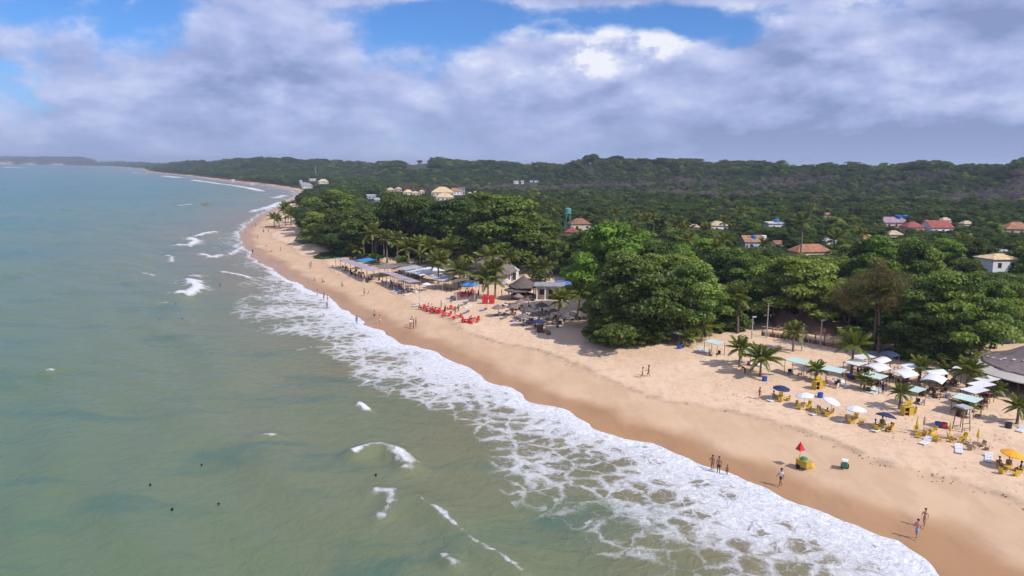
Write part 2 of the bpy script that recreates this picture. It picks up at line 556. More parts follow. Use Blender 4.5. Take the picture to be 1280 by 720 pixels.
# the line where the trees begin, seen on the ground
TREE_LINE_PX = [(374, 246), (380, 256), (376, 272), (378, 292), (385, 309), (412, 323), (450, 324), (520, 326), (575, 322), (610, 330), (650, 336), (700, 352), (732, 380), (742, 428), (800, 432), (850, 424), (905, 414),
                (945, 398), (1000, 402), (1070, 414), (1112, 438), (1160, 452), (1205, 450), (1222, 428), (1290, 420)]
TREE_LINE = [np.array(P(u, v)[:2]) for u, v in TREE_LINE_PX]
TREE_LINE += [TREE_LINE[-1] + np.array(q) for q in ((14.0, -3.0), (24.0, -16.0), (50.0, -50.0), (110.0, -130.0))]   # on along the shore, beyond the frame
i_far = int(np.argmin([np.hypot(*(p - TREE_LINE[0])) for p in SHORE]))
FOREST_POLY = np.array(TREE_LINE + [np.array([9000.0, -100.0]), np.array([9000.0, 13000.0]), np.array([-13000.0, 13000.0])]
                       + [p + np.array([8.0, 10.0]) for p in SHORE[::-1] if np.hypot(*p) > 520 and p[1] > 0])
gfor = inside(FOREST_POLY, gx, gy).astype(float)
fd = dist_line(np.array(TREE_LINE), gx, gy)
gfor = np.where(np.hypot(gx, gy) < 620, np.where(gfor > 0, sm(-2, 9, fd), 0), gfor)
fattr(gm, 'forest', gfor)

m, t, b = newmat('beach_and_forest_floor')
pos = t.new('ShaderNodeNewGeometry').outputs['Position']
inl = t.attr('inland'); berm = t.attr('berm'); forest = t.attr('forest')
n1 = t.noise(pos, 0.12, 5, 0.6)
n2 = t.noise(pos, 1.1, 6, 0.65)
n3 = t.noise(pos, 0.035, 3, 0.5)
dry = t.mix(t.ss(n1, 0.3, 0.7), (0.66, 0.455, 0.305), (0.72, 0.52, 0.36))
dry = t.mix(t.ss(n2, 0.42, 0.72, 0.0, 0.6), dry, (0.50, 0.35, 0.245))
trk = t.noise(t.vmath('MULTIPLY', pos, (0.9, 0.30, 1.0)), 0.8, 4, 0.7)
dry = t.mix(t.ss(trk, 0.50, 0.66, 0.0, 0.45), dry, (0.50, 0.36, 0.255))
damp = t.mix(t.ss(n1, 0.35, 0.7), (0.57, 0.385, 0.245), (0.62, 0.43, 0.285))
wet = t.mix(t.ss(n3, 0.35, 0.65), (0.40, 0.215, 0.095), (0.44, 0.25, 0.125))
runl = t.noise(t.vmath('MULTIPLY', pos, (0.45, 0.16, 1.0)), 1.0, 5, 0.65, 0.4)
damp = t.mix(t.ss(runl, 0.42, 0.62, 0.0, 0.55), damp, (0.50, 0.33, 0.21))
wet = t.mix(t.ss(runl, 0.45, 0.65, 0.0, 0.5), wet, (0.33, 0.185, 0.095))
wob = t.math('MULTIPLY', t.math('SUBTRACT', n1, 0.5), 3.6)
k_wet = t.ss(t.math('ADD', inl, wob), 3.0, 7.0)
c = t.mix(k_wet, wet, damp)
bw = t.math('ADD', berm, t.math('MULTIPLY', t.math('SUBTRACT', n2, 0.5), 1.6))
k_dry = t.ss(bw, -0.6, 0.7)
c = t.mix(k_dry, c, dry)
# thin line of weed and dark grains left along the berm
rim = t.math('MULTIPLY', t.ss(bw, -1.1, -0.2), t.ss(bw, 0.1, 0.9, 1.0, 0.0))
rim = t.math('MULTIPLY', rim, t.ss(t.noise(pos, 0.5, 3, 0.6), 0.42, 0.62))
c = t.mix(t.math('MULTIPLY', rim, 0.38), c, (0.20, 0.14, 0.10))
# footprints: small trampled dents in the dry sand
vor = t.new('ShaderNodeTexVoronoi', feature='F1'); t.l.new(pos, vor.inputs['Vector']); vor.inputs['Scale'].default_value = 1.35
foot = t.math('MULTIPLY', t.ss(vor.outputs['Distance'], 0.08, 0.30, 1.0, 0.0), t.ss(t.noise(pos, 0.16, 3, 0.6), 0.45, 0.6))
c = t.mix(t.math('MULTIPLY', t.math('MULTIPLY', foot, k_dry), 0.38), c, (0.34, 0.24, 0.17))
floor_c = t.mix(t.ss(n2, 0.35, 0.7), (0.04, 0.045, 0.022), (0.065, 0.07, 0.035))
floor_c = t.mix(t.ss(n1, 0.45, 0.65), floor_c, (0.035, 0.055, 0.018))
fk = t.ss(t.math('ADD', forest, t.math('MULTIPLY', t.math('SUBTRACT', n2, 0.5), 0.6)), 0.25, 0.75)
c = t.mix(fk, c, floor_c)
t.put(b.inputs['Base Color'], c)
t.put(b.inputs['Roughness'], t.ss(t.math('ADD', inl, wob), 2.0, 9.0, 0.32, 0.95))
b.inputs['Specular IOR Level'].default_value = 0.25
hgt = t.math('ADD', t.math('MULTIPLY', n2, 0.10), t.math('MULTIPLY', foot, -0.10))
hgt = t.math('MULTIPLY', hgt, t.math('ADD', t.math('MULTIPLY', k_dry, 0.95), 0.05))
bn = t.new('ShaderNodeBump'); bn.inputs['Strength'].default_value = 0.85; bn.inputs['Distance'].default_value = 1.0
t.l.new(hgt, bn.inputs['Height']); t.l.new(bn.outputs[0], b.inputs['Normal'])
gm.materials.append(m)
ground = link('ground', gm)
tag(ground, 'pale pink sandy beach rising inland to dark forest floor and low hills', 'ground', kind='structure')

# ------------------------------------------------------------------ sea
wr = [14.0]
while wr[-1] < 10800:
    r = wr[-1]
    wr.append(r * (1.0072 if r < 420 else 1.02) + 0.01)
wr = np.array(wr)
wx, wy, wq = fan(-64, 36, 520, wr)
wsd = -shore_d(wx, wy)                       # metres offshore
keep_v = wsd > -14
fk_ = keep_v[wq].any(1)
wq = wq[fk_]
used = np.unique(wq)
remap = np.full(len(wx), -1); remap[used] = np.arange(len(used))
wq = remap[wq]; wx, wy, wsd = wx[used], wy[used], wsd[used]

FOAM_PX = [(620, 800), (665, 760), (705, 722), (672, 692), (655, 650), (640, 625), (612, 600), (588, 570), (578, 535), (545, 518), (490, 505), (440, 494), (415, 470), (398, 445), (365, 425), (310, 412),
           (275, 395), (270, 372), (288, 350), (280, 330), (262, 318), (250, 308), (240, 298), (262, 290), (285, 284), (305, 273), (325, 261), (345, 250), (352, 244), (338, 238), (300, 231), (250, 224.5), (215, 220), (190, 217)]
FOAM = np.array([at_plane(u, v) for u, v in FOAM_PX])
FOAM = np.vstack([[38.0, 14.0], [24.0, 36.0], FOAM[1:]])
foam_poly = np.vstack([FOAM, SHORE[(SHORE[:, 1] > 10) & (np.hypot(SHORE[:, 0], SHORE[:, 1]) < 1650)][::-1]])
d2 = dist_line(FOAM, wx, wy)
inf = inside(foam_poly, wx, wy) | (wsd < 3)
t_rel = np.where(inf, np.clip(wsd, 0, None) / (np.clip(wsd, 0, None) + d2 + 0.3), 1.0)
rr_w = np.hypot(wx, wy)
patch = vnoise(wx / 9.0, wy / 9.0) * 0.6 + vnoise(wx / 3.5 + 5, wy / 3.5) * 0.4
D = 1.0 - 0.86 * t_rel ** 0.42 - 0.20 * sm(0.75, 1.0, t_rel) + (patch - 0.5) * 0.62 * sm(0.02, 0.25, t_rel)
D = np.where(inf, D, 0) * (1 - 0.66 * sm(125, 240, rr_w))
D = np.where(inf, np.maximum(D, 0.10 * (1 - sm(0.7, 1.0, t_rel))), 0)
lip = sm(-0.5, 0.2, wsd) * (1 - sm(1.2, 3.2, wsd)) * (1 - 0.55 * sm(160, 260, rr_w))
D = np.maximum(D, lip)
# swell and chop
sw = np.zeros(len(wx))
for (ln, amp, ang, ph) in ((11.0, 0.10, 0.62, 0.3), (17.0, 0.13, 0.52, 1.9), (6.5, 0.05, 0.85, 4.0), (27.0, 0.14, 0.58, 2.2)):
    kx, ky = math.cos(ang), math.sin(ang)
    wl = (wx * kx + wy * ky) + (vnoise(wx / 30.0 + ln, wy / 30.0) - 0.5) * 16
    sw += 1.5 * amp * np.sin(2 * math.pi * wl / ln + ph) * (0.5 + vnoise(wx / 45 + ln * 3, wy / 45))
sw *= sm(4, 35, wsd) * (1 - sm(900, 2500, rr_w))
wz = sw + (vnoise(wx / 3.0 + 11, wy / 3.0) - 0.5) * 0.05 * sm(0, 6, wsd) - 0.03 + lip * 0.07 * (1 - sm(160, 260, rr_w))
# breaking crests: pixel line, half-width of the wall of water, height, foam half-width, foam strength
BREAKERS = [([(443, 571), (462, 565), (480, 563), (498, 569), (512, 585)], 1.5, 0.75, 0.75, 1.0), ([(470, 618), (490, 622), (488, 640), (476, 650)], 1.2, 0.25, 0.9, 0.42),
            ([(523, 632), (545, 645), (562, 660), (590, 684), (632, 708), (650, 722)], 1.8, 0.42, 0.40, 0.55), ([(555, 706), (566, 714)], 0.8, 0.3, 0.6, 0.9),
            ([(450, 506), (459, 513)], 0.8, 0.35, 0.7, 1.0), ([(322, 548), (340, 546)], 1.0, 0.2, 0.9, 0.45), ([(58, 466), (74, 460)], 0.9, 0.35, 0.6, 0.8),
            ([(226, 367), (240, 368), (246, 358), (236, 350), (246, 352)], 1.6, 0.55, 1.7, 1.0), ([(243, 344), (250, 345)], 1, 0.3, 1.1, 0.8), ([(224, 307), (238, 308), (246, 302), (238, 298)], 2.0, 0.5, 1.9, 1.0),
            ([(246, 295), (262, 291), (270, 290)], 1.5, 0.5, 1.5, 0.95), ([(252, 318), (266, 322), (276, 319)], 1.5, 0.3, 1.5, 0.8), ([(278, 341), (298, 344), (312, 348)], 1.2, 0.3, 0.8, 0.85),
            ([(288, 318), (305, 308), (318, 303)], 1.0, 0.1, 1.4, 0.7), ([(326, 262), (340, 258), (350, 253)], 2.0, 0.5, 1.7, 1.0), ([(315, 265), (320, 263)], 1.5, 0.4, 1.8, 0.8), ([(208, 318), (216, 321), (214, 327)], 1.0, 0.3, 0.9, 0.6),
            ([(180, 343), (193, 344)], 1.0, 0.3, 0.9, 0.6), ([(228, 256), (234, 256)], 1.6, 0.5, 2.0, 0.9), ([(200, 381), (212, 379)], 0.8, 0.2, 0.5, 0.5), ([(375, 437), (395, 432)], 1.0, 0.1, 1.2, 0.6),
            ([(8, 209.2), (30, 209.8)], 6, 0.8, 14, 1.0), ([(134, 212), (142, 212)], 6, 0.6, 10, 0.9), ([(100, 214.5), (104, 214.5)], 6, 0.5, 8, 0.9), ([(112, 215.3), (118, 215.3)], 6, 0.5, 8, 0.9), ([(90, 211.5), (95, 211.5)], 6, 0.5, 9, 0.8),
            ([(168, 216.2), (184, 216.5)], 5, 0.5, 8, 0.9), ([(205, 220), (224, 222)], 4, 0.4, 7, 0.9), ([(240, 225), (262, 228), (300, 233), (330, 239)], 3, 0.3, 3.5, 0.75), ([(345, 247), (356, 244)], 2, 0.2, 3.0, 0.7)]
for (pl, hw, hh, fw, fs) in BREAKERS:
    fw *= 0.40 if max(v for _, v in pl) > 400 else (0.52 if max(v for _, v in pl) > 290 else 0.8)
    hh *= 1.25
    ln = np.array([at_plane(u, v) for u, v in pl])
    dd = dist_line(ln, wx, wy)
    wz = wz + hh * np.exp(-(dd / hw) ** 2)
    rag = 0.25 + 1.5 * vnoise(wx / (fw * 1.8) + hw * 17, wy / (fw * 1.8))
    ff = fs * np.exp(-(dd / (fw * rag)) ** 2) * 0.75 + 0.30 * fs * np.exp(-(dd / (fw * 3.0 * rag)) ** 2)
    if max(v for _, v in pl) > 400:
        ff = ff * (0.35 + 0.65 * sm(0.30, 0.55, vnoise(wx / 2.4 + 31, wy / 2.4 + 7)))
    D = np.maximum(D, ff)
wm = np_mesh('sea', np.stack([wx, wy, wz], 1), wq)
wm.polygons.foreach_set('use_smooth', [True] * len(wm.polygons))
fattr(wm, 'foam', np.clip(D, 0, 1.1))
fattr(wm, 'offshore', wsd)
fattr(wm, 'reach', t_rel)

m, t, b = newmat('murky_sea_water')
pos = t.new('ShaderNodeNewGeometry').outputs['Position']
off = t.attr('offshore'); foam = t.attr('foam'); reach = t.attr('reach')
ramp = t.new('ShaderNodeValToRGB')
t.l.new(t.math('POWER', t.math('DIVIDE', t.math('MAXIMUM', off, 0.0), 1200.0, clamp=True), 0.5), ramp.inputs[0])
rc = ramp.color_ramp
rc.elements[0].position = 0.0; rc.elements[0].color = (0.26, 0.185, 0.10, 1)
rc.elements[1].position = 1.0; rc.elements[1].color = (0.010, 0.112, 0.175, 1)
for p_, c_ in ((0.10, (0.22, 0.185, 0.10)), (0.16, (0.185, 0.200, 0.115)), (0.22, (0.125, 0.190, 0.108)), (0.30, (0.078, 0.180, 0.115)), (0.42, (0.034, 0.160, 0.135)), (0.62, (0.014, 0.135, 0.155))):
    e = rc.elements.new(p_); e.color = (*c_, 1)
nb = t.noise(t.scale(pos, (0.022, 0.022, 0.02)), 1.0, 4, 0.55, 0.6)
nb2 = t.noise(t.scale(pos, (0.006, 0.010, 0.01)), 1.0, 3, 0.5)
wc = t.mix(t.ss(nb, 0.42, 0.70, 0.0, 0.75), ramp.outputs[0], (0.150, 0.198, 0.105))
st = t.noise(t.vmath('MULTIPLY', pos, (0.05, 0.13, 0.1)), 1.0, 4, 0.6, 0.5)
wc = t.mix(t.ss(st, 0.50, 0.72, 0.0, 0.5), wc, (0.036, 0.135, 0.118))
wc = t.mix(t.ss(nb2, 0.48, 0.68, 0.0, 0.35), wc, (0.014, 0.125, 0.165))
# foam lace: cell borders at two sizes, widened by the foam density
warp = t.noise(pos, 0.45, 3, 0.6, out=1)
wp = t.vmath('ADD', pos, t.scale(t.vmath('SUBTRACT', warp, (0.5, 0.5, 0.5)), (2.6, 2.6, 0)))


def lace(scale, k):
    v = t.new('ShaderNodeTexVoronoi', feature='DISTANCE_TO_EDGE')
    t.l.new(t.scale(wp, (1, 1, 0)), v.inputs['Vector']); v.inputs['Scale'].default_value = scale
    return t.math('MULTIPLY', v.outputs['Distance'], k)


la = lace(0.34, 1.7); lb = lace(0.85, 1.9); lc_ = lace(2.1, 1.7)
W = t.math('MINIMUM', t.math('ADD', la, 0.04), t.math('MINIMUM', t.math('ADD', lb, 0.20), t.math('ADD', lc_, 0.46)))
nz1 = t.noise(wp, 0.55, 4, 0.6); nz2 = t.noise(wp, 2.6, 5, 0.7)
W = t.math('ADD', W, t.math('ADD', t.math('MULTIPLY', t.math('SUBTRACT', nz1, 0.5), 0.7), t.math('MULTIPLY', t.math('SUBTRACT', nz2, 0.5), 0.55)))
dd_ = t.math('SUBTRACT', t.math('MULTIPLY', foam, 0.92), W)
fm = t.ss(dd_, -0.10, 0.24)
fm = t.math('MULTIPLY', fm, t.ss(foam, 0.03, 0.22))
milky = t.ss(foam, 0.04, 0.6, 0.0, 0.62)
wc = t.mix(milky, wc, (0.33, 0.285, 0.205))
fm = t.math('MULTIPLY', fm, t.ss(foam, 0.15, 0.85, 0.62, 1.0))
fcol = t.mix(t.ss(t.noise(wp, 1.9, 6, 0.75), 0.32, 0.66), (0.50, 0.51, 0.56), (0.80, 0.80, 0.82))
wc = t.mix(1.0, wc, (0.86, 0.87, 0.88, 1), 'MULTIPLY')
t.put(b.inputs['Base Color'], t.mix(fm, wc, fcol))
t.put(b.inputs['Roughness'], t.math('MULTIPLY_ADD', fm, 0.6, 0.22))
b.inputs['IOR'].default_value = 1.33
t.put(b.inputs['Specular IOR Level'], t.math('MULTIPLY_ADD', fm, -0.12, 0.20))
ch = t.math('ADD', t.math('MULTIPLY', t.noise(t.scale(pos, (1.0, 1.0, 0)), 0.55, 5, 0.6, 0.4), 0.55), t.math('MULTIPLY', t.noise(pos, 3.2, 3, 0.6), 0.06))
ch = t.math('ADD', ch, t.math('MULTIPLY', fm, t.math('MULTIPLY', t.noise(wp, 2.2, 5, 0.7), 0.35)))
bn = t.new('ShaderNodeBump'); bn.inputs['Strength'].default_value = 0.6; bn.inputs['Distance'].default_value = 1.0
t.l.new(ch, bn.inputs['Height']); t.l.new(bn.outputs[0], b.inputs['Normal'])
wm.materials.append(m)
sea = link('sea', wm)
tag(sea, 'murky green to teal sea with white surf running up the beach', 'sea', kind='structure')

# weed and shell litter left along the berm
rgd = np.random.default_rng(14)
cand_ = np.where((np.abs(gsd - berm_pos + 0.4) < 0.8) & (np.hypot(gx, gy) < 210) & (gy > 40))[0]
pick_ = rgd.choice(cand_, 340)
lv, lf = [], []
for i in pick_:
    x, y = gx[i] + rgd.normal() * .35, gy[i] + rgd.normal() * .35
    z = gz[i] + .03
    n_ = rgd.integers(5, 8); s_ = rgd.uniform(.03, .12); an_ = rgd.uniform(0, 6.28)
    k0 = len(lv)
    for k in range(n_):
        a = 2 * math.pi * k / n_
        ex, ey = s_ * 1.6 * math.cos(a) * rgd.uniform(.6, 1.2), s_ * .6 * math.sin(a) * rgd.uniform(.6, 1.2)
        lv.append((x + ex * math.cos(an_) - ey * math.sin(an_), y + ex * math.sin(an_) + ey * math.cos(an_), z - .04))
    lv.append((x, y, z + s_ * .45))
    lf += [(k0 + k, k0 + (k + 1) % n_, k0 + n_) for k in range(n_)]
lm = bpy.data.meshes.new('beach_litter'); lm.from_pydata(lv, [], lf); lm.update()
M['weed'] = plain('dry_seaweed', (0.10, 0.065, 0.045), .9, .3)
tag(link('beach_litter', lm, M['weed']), 'dark scraps of dry seaweed along the high-water line', 'seaweed', kind='stuff')


# ------------------------------------------------------------------ foliage materials
def leafmat(name, c_lo, c_hi, rough=0.5, spec=0.35, transl=0.25, huevar=0.34):
    m, t, b = newmat(name)
    tint = t.attr('tint')
    rnd = t.new('ShaderNodeObjectInfo').outputs['Random']
    c = t.mix(tint, c_lo, c_hi)
    k = t.math('MULTIPLY_ADD', rnd, 2 * huevar, 1 - huevar)
    c = t.mix(1.0, c, k, 'MULTIPLY')
    warm = t.math('FRACT', t.math('MULTIPLY', rnd, 7.31))
    c = t.mix(t.math('MULTIPLY', warm, 0.42), c, tuple(x * y for x, y in zip(c_hi, (1.35, 1.0, 0.75))))
    t.put(b.inputs['Base Color'], c)
    b.inputs['Roughness'].default_value = rough
    b.inputs['Specular IOR Level'].default_value = spec
    tr = t.new('ShaderNodeBsdfTranslucent')
    t.put(tr.inputs[0], t.mix(1.0, c, (1.2, 1.25, 0.6, 1), 'MULTIPLY'))
    mx = t.new('ShaderNodeMixShader'); mx.inputs[0].default_value = transl
    t.l.new(b.outputs[0], mx.inputs[1]); t.l.new(tr.outputs[0], mx.inputs[2])
    t.l.new(mx.outputs[0], m.node_tree.nodes['Material Output'].inputs['Surface'])
    return m


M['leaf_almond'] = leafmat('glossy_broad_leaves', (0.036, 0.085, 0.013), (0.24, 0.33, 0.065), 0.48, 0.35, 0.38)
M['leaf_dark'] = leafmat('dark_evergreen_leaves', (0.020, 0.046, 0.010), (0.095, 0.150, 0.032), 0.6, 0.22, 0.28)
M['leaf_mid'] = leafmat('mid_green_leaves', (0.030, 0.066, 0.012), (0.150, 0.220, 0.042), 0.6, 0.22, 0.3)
M['leaf_bright'] = leafmat('bright_green_leaves', (0.050, 0.115, 0.012), (0.19, 0.32, 0.040), 0.5, 0.28, 0.32)
M['leaf_olive'] = leafmat('feathery_olive_needles', (0.060, 0.066, 0.024), (0.16, 0.155, 0.06), 0.7, 0.15)
M['leaf_palm'] = leafmat('palm_leaflets', (0.050, 0.082, 0.012), (0.19, 0.225, 0.035), 0.45, 0.4, 0.3, 0.18)
M['leaf_palm_young'] = leafmat('young_palm_leaflets', (0.07, 0.12, 0.015), (0.21, 0.26, 0.035), 0.4, 0.5, 0.3, 0.18)
M['twig_grey'] = leafmat('grey_bare_twigs', (0.10, 0.085, 0.085), (0.22, 0.19, 0.195), 0.9, 0.1, 0.1)
M['creeper'] = leafmat('beach_creeper_leaves', (0.03, 0.075, 0.012), (0.085, 0.17, 0.03), 0.5, 0.3)


def leaves(rg, centres, radii3, n, L, Wd, shell=0.55, upb=0.55, down=0.25, rnd=0.6, tvar=0.25):
    """n leaf-shaped faces spread through ellipsoid lobes; returns verts, quads, tint"""
    k = len(centres)
    vol = (radii3[:, 0] * radii3[:, 1]); pr = vol / vol.sum()
    idx = rg.choice(k, n, p=pr)
    d = rg.normal(size=(n, 3)); d /= np.linalg.norm(d, axis=1, keepdims=True)
    flip = (d[:, 2] < 0) & (rg.random(n) > down)
    d[flip, 2] *= -1
    rad = shell + (1 - shell) * rg.random(n) ** 0.6
    p = centres[idx] + d * radii3[idx] * rad[:, None]
    nm = d * 0.6 + np.array([0, 0, upb]) + rg.normal(size=(n, 3)) * rnd
    nm /= np.linalg.norm(nm, axis=1, keepdims=True)
    ax = np.cross(nm, rg.normal(size=(n, 3))); ax /= np.linalg.norm(ax, axis=1, keepdims=True)
    bx = np.cross(nm, ax)
    s = (0.65 + 0.7 * rg.random(n))[:, None]
    l = ax * (L / 2) * s; w_ = bx * (Wd / 2) * s
    droop = np.array([0, 0, -0.18 * L]) * s
    v = np.stack([p - l, p - w_ * 1.0 + l * 0.1, p + l + droop, p + w_ + l * 0.1], 1).reshape(-1, 3)
    q = np.arange(n * 4).reshape(n, 4)
    lobe_t = rg.random(k)
    tn = np.clip(0.45 + (lobe_t[idx] - 0.5) * 0.9 + (rg.random(n) - 0.5) * 2 * tvar, 0, 1)
    return v, q, np.repeat(tn, 4)


def crown(name, seed, R, Hc, zc, nl, n, L, Wd, flat=0.55, lobe=0.38, mode='round', **kw):
    rg = np.random.default_rng(seed)
    cs, rs = [], []
    for i in range(nl):
        for _ in range(30):
            d = rg.normal(size=3); d /= np.linalg.norm(d)
            if mode == 'tier':
                lev = rg.random()
                rr = R * (1.0 - 0.65 * lev ** 1.6) * math.sqrt(rg.random() * 0.8 + 0.2)
                an = rg.random() * 6.283
                c = np.array([math.cos(an) * rr, math.sin(an) * rr, zc + (lev - 0.5) * Hc * 1.7 + rg.normal() * 0.25])
            else:
                if d[2] < -0.5:
                    continue
                rr = 0.45 + 0.45 * rg.random()
                c = np.array([d[0] * R * rr, d[1] * R * rr, zc + d[2] * Hc * rr])
            break
        s = lobe * R * (0.65 + 0.7 * rg.random())
        cs.append(c); rs.append((s, s, s * flat))
    cs = np.array(cs); rs = np.array(rs)
    v, q, tn = leaves(rg, cs, rs, n, L, Wd, **kw)
    m = np_mesh(name, v, q)
    fattr(m, 'tint', tn)
    return m, cs


def trunk(name, seed, h, r, cs, nb=6):
    rg = random.Random(seed)
    mb = MB()
    mb.tube([(0, 0, -0.4), (0.05 * r, 0, h * 0.35), (rg.uniform(-.3, .3), rg.uniform(-.3, .3), h)], [r * 1.25, r, r * 0.6], 7)
    top = Vector((0, 0, h * 0.8))
    for c in rg.sample(list(range(len(cs))), min(nb, len(cs))):
        p = Vector(cs[c]); mid = top.lerp(p, 0.5) + Vector((0, 0, -0.25 * (p - top).length * 0.3))
        mb.tube([top * 0.8, mid, p], [r * 0.5, r * 0.3, r * 0.1], 5, False)
    return mb.mesh(name, True)


# kinds: crown meshes at full (near) and reduced (far) leaf counts
TREES = {}
for kind, spec in {
    'almond': dict(R=5.6, Hc=4.2, zc=6.6, nl=46, n=13000, L=0.46, Wd=0.27, flat=0.50, lobe=0.26, mode='tier', mat='leaf_almond', th=5.5, tr=0.30),
    'almond_b': dict(R=5.2, Hc=4.6, zc=6.4, nl=44, n=13000, L=0.45, Wd=0.27, flat=0.55, lobe=0.27, mode='tier', mat='leaf_bright', th=5.5, tr=0.28),
    'broad': dict(R=4.8, Hc=4.2, zc=6.6, nl=26, n=8000, L=0.46, Wd=0.26, flat=0.62, lobe=0.36, mode='round', mat='leaf_mid', th=5.8, tr=0.26),
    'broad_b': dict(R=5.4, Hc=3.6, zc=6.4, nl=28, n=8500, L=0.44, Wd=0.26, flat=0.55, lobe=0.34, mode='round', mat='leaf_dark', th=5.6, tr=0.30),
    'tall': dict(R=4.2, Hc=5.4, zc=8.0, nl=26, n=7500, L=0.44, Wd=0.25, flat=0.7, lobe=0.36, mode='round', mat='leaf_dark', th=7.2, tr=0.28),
}.items():
    sp = dict(spec); mat = sp.pop('mat'); th = sp.pop('th'); tr = sp.pop('tr')
    var = []
    for s_ in range(2):
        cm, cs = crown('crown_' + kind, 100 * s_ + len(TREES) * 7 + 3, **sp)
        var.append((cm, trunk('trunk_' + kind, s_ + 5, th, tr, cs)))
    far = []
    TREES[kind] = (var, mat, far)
# casuarina: wispy, drooping
cm, cs = crown('crown_casuarina', 77, 4.6, 5.6, 8.2, 34, 9000, 0.95, 0.05, 0.8, 0.30, 'round', shell=0.1, upb=0.0, down=0.6, rnd=1.0)
TREES['casuarina'] = ([(cm, trunk('trunk_casuarina', 3, 9.5, 0.22, cs, 12))], 'leaf_olive', [])
# small dense shore tree and shrubs
cm, cs = crown('crown_shrub', 78, 1.5, 1.1, 1.0, 12, 1500, 0.30, 0.18, 0.7, 0.45, 'round')
TREES['shrub'] = ([(cm, trunk('stem_shrub', 3, 0.8, 0.06, cs, 6))], 'leaf_mid', [])
# leafless grey tree
rg = np.random.default_rng(5)
cm, cs = crown('far_crown_bare', 79, 3.6, 3.6, 5.0, 16, 1300, 1.3, 0.07, 0.9, 0.4, 'round', shell=0.0, upb=0.0, down=0.8, rnd=1.0)
cm.materials.append(M['twig_grey'])
BARE = cm

# ------------------------------------------------------------------ palms
def frond_mesh(seed, Lf=1.0, droop=0.55, n=24, wid=0.30):
    rg = random.Random(seed)
    vs, fs, tn = [], [], []
    def pt(s):
        return Vector((0, s * Lf * (1 - 0.12 * s), Lf * (0.30 * s - droop * s * s)))
    pts = [pt(i / 6) for i in range(7)]
    mb = MB(); mb.tube(pts, [0.014, 0.012, 0.010, 0.008, 0.006, 0.004, 0.002], 3, False)
    vs = list(mb.v); fs = list(mb.f); tn = [0.9] * len(vs)
    for i in range(n):
        s = 0.14 + 0.86 * i / (n - 1)
        p = pt(s); tdir = (pt(min(s + .03, 1.03)) - pt(s - .03)).normalized()
        ll = wid * Lf * (math.sin(math.pi * min(1, 0.12 + s * 0.86)) ** 0.6) * rg.uniform(0.85, 1.12)
        for sd in (-1, 1):
            out = Vector((sd, 0.0, 0)) * 0.85 + tdir * 0.62 + Vector((0, 0, -0.22 - 0.15 * rg.random()))
            out.normalize()
            wv = tdir * (0.031 * Lf)
            tip = p + out * ll + Vector((0, 0, -0.18 * ll))
            mid = p + out * ll * 0.45
            k = len(vs)
            vs += [tuple(p), tuple(mid - wv), tuple(tip), tuple(mid + wv)]
            fs.append((k, k + 1, k + 2, k + 3))
            c = rg.uniform(0.25, 0.95)
            tn += [c] * 4
    m = bpy.data.meshes.new('frond'); m.from_pydata(vs, [], fs); m.update()
    fattr(m, 'tint', tn)
    return m


FRONDS = [frond_mesh(1, droop=0.34), frond_mesh(2, droop=0.50), frond_mesh(3, droop=0.70, wid=0.26)]


def palm_angles(seed, n):
    rg = random.Random(seed)
    res = []
    for i in range(n):
        a = i * 2.39996 + rg.uniform(-.25, .25)
        f = i / (n - 1)
        el = math.radians(76 - 84 * f ** 0.95 + rg.uniform(-9, 9))
        res.append((a, el, rg.uniform(0.85, 1.1) * (0.8 + 0.2 * math.sin(math.pi * f)), 0 if f < 0.35 else (1 if f < 0.75 else 2)))
    return res


def palm_trunk(name, seed, lean):
    rg = random.Random(seed)
    pts, rad = [], []
    for i in range(9):
        f = i / 8
        pts.append((lean * f ** 1.7, 0.15 * lean * math.sin(f * 3), f)); rad.append(0.040 * (1.35 - 0.55 * f ** 0.5) * (1 + (0.12 if i % 2 else 0)))
    rad[0] *= 1.5
    mb = MB(); mb.tube([(0, 0, -0.08)] + pts, [rad[0]] + rad, 7)
    return mb.mesh(name, True)


PTRUNK = [palm_trunk('trunk_palm', 1, 0.0), palm_trunk('trunk_palm', 2, 0.12), palm_trunk('trunk_palm', 4, -0.2)]


def crown_joined(seed, n=18):
    V, Fc, T = [], [], []
    for (a, el, s, k) in palm_angles(seed, n):
        me = FRONDS[k]
        R = Matrix.Rotation(a, 4, 'Z') @ Matrix.Rotation(el, 4, 'X') @ Matrix.Scale(s, 4)
        base = len(V)
        V += [tuple(R @ v.co) for v in me.vertices]
        Fc += [tuple(base + i for i in p.vertices) for p in me.polygons]
        T += [d.value for d in me.attributes['tint'].data]
    m = bpy.data.meshes.new('crown_palm'); m.from_pydata(V, [], Fc); m.update(); fattr(m, 'tint', T)
    return m


PCROWN = [crown_joined(11), crown_joined(12), crown_joined(13, 15)]


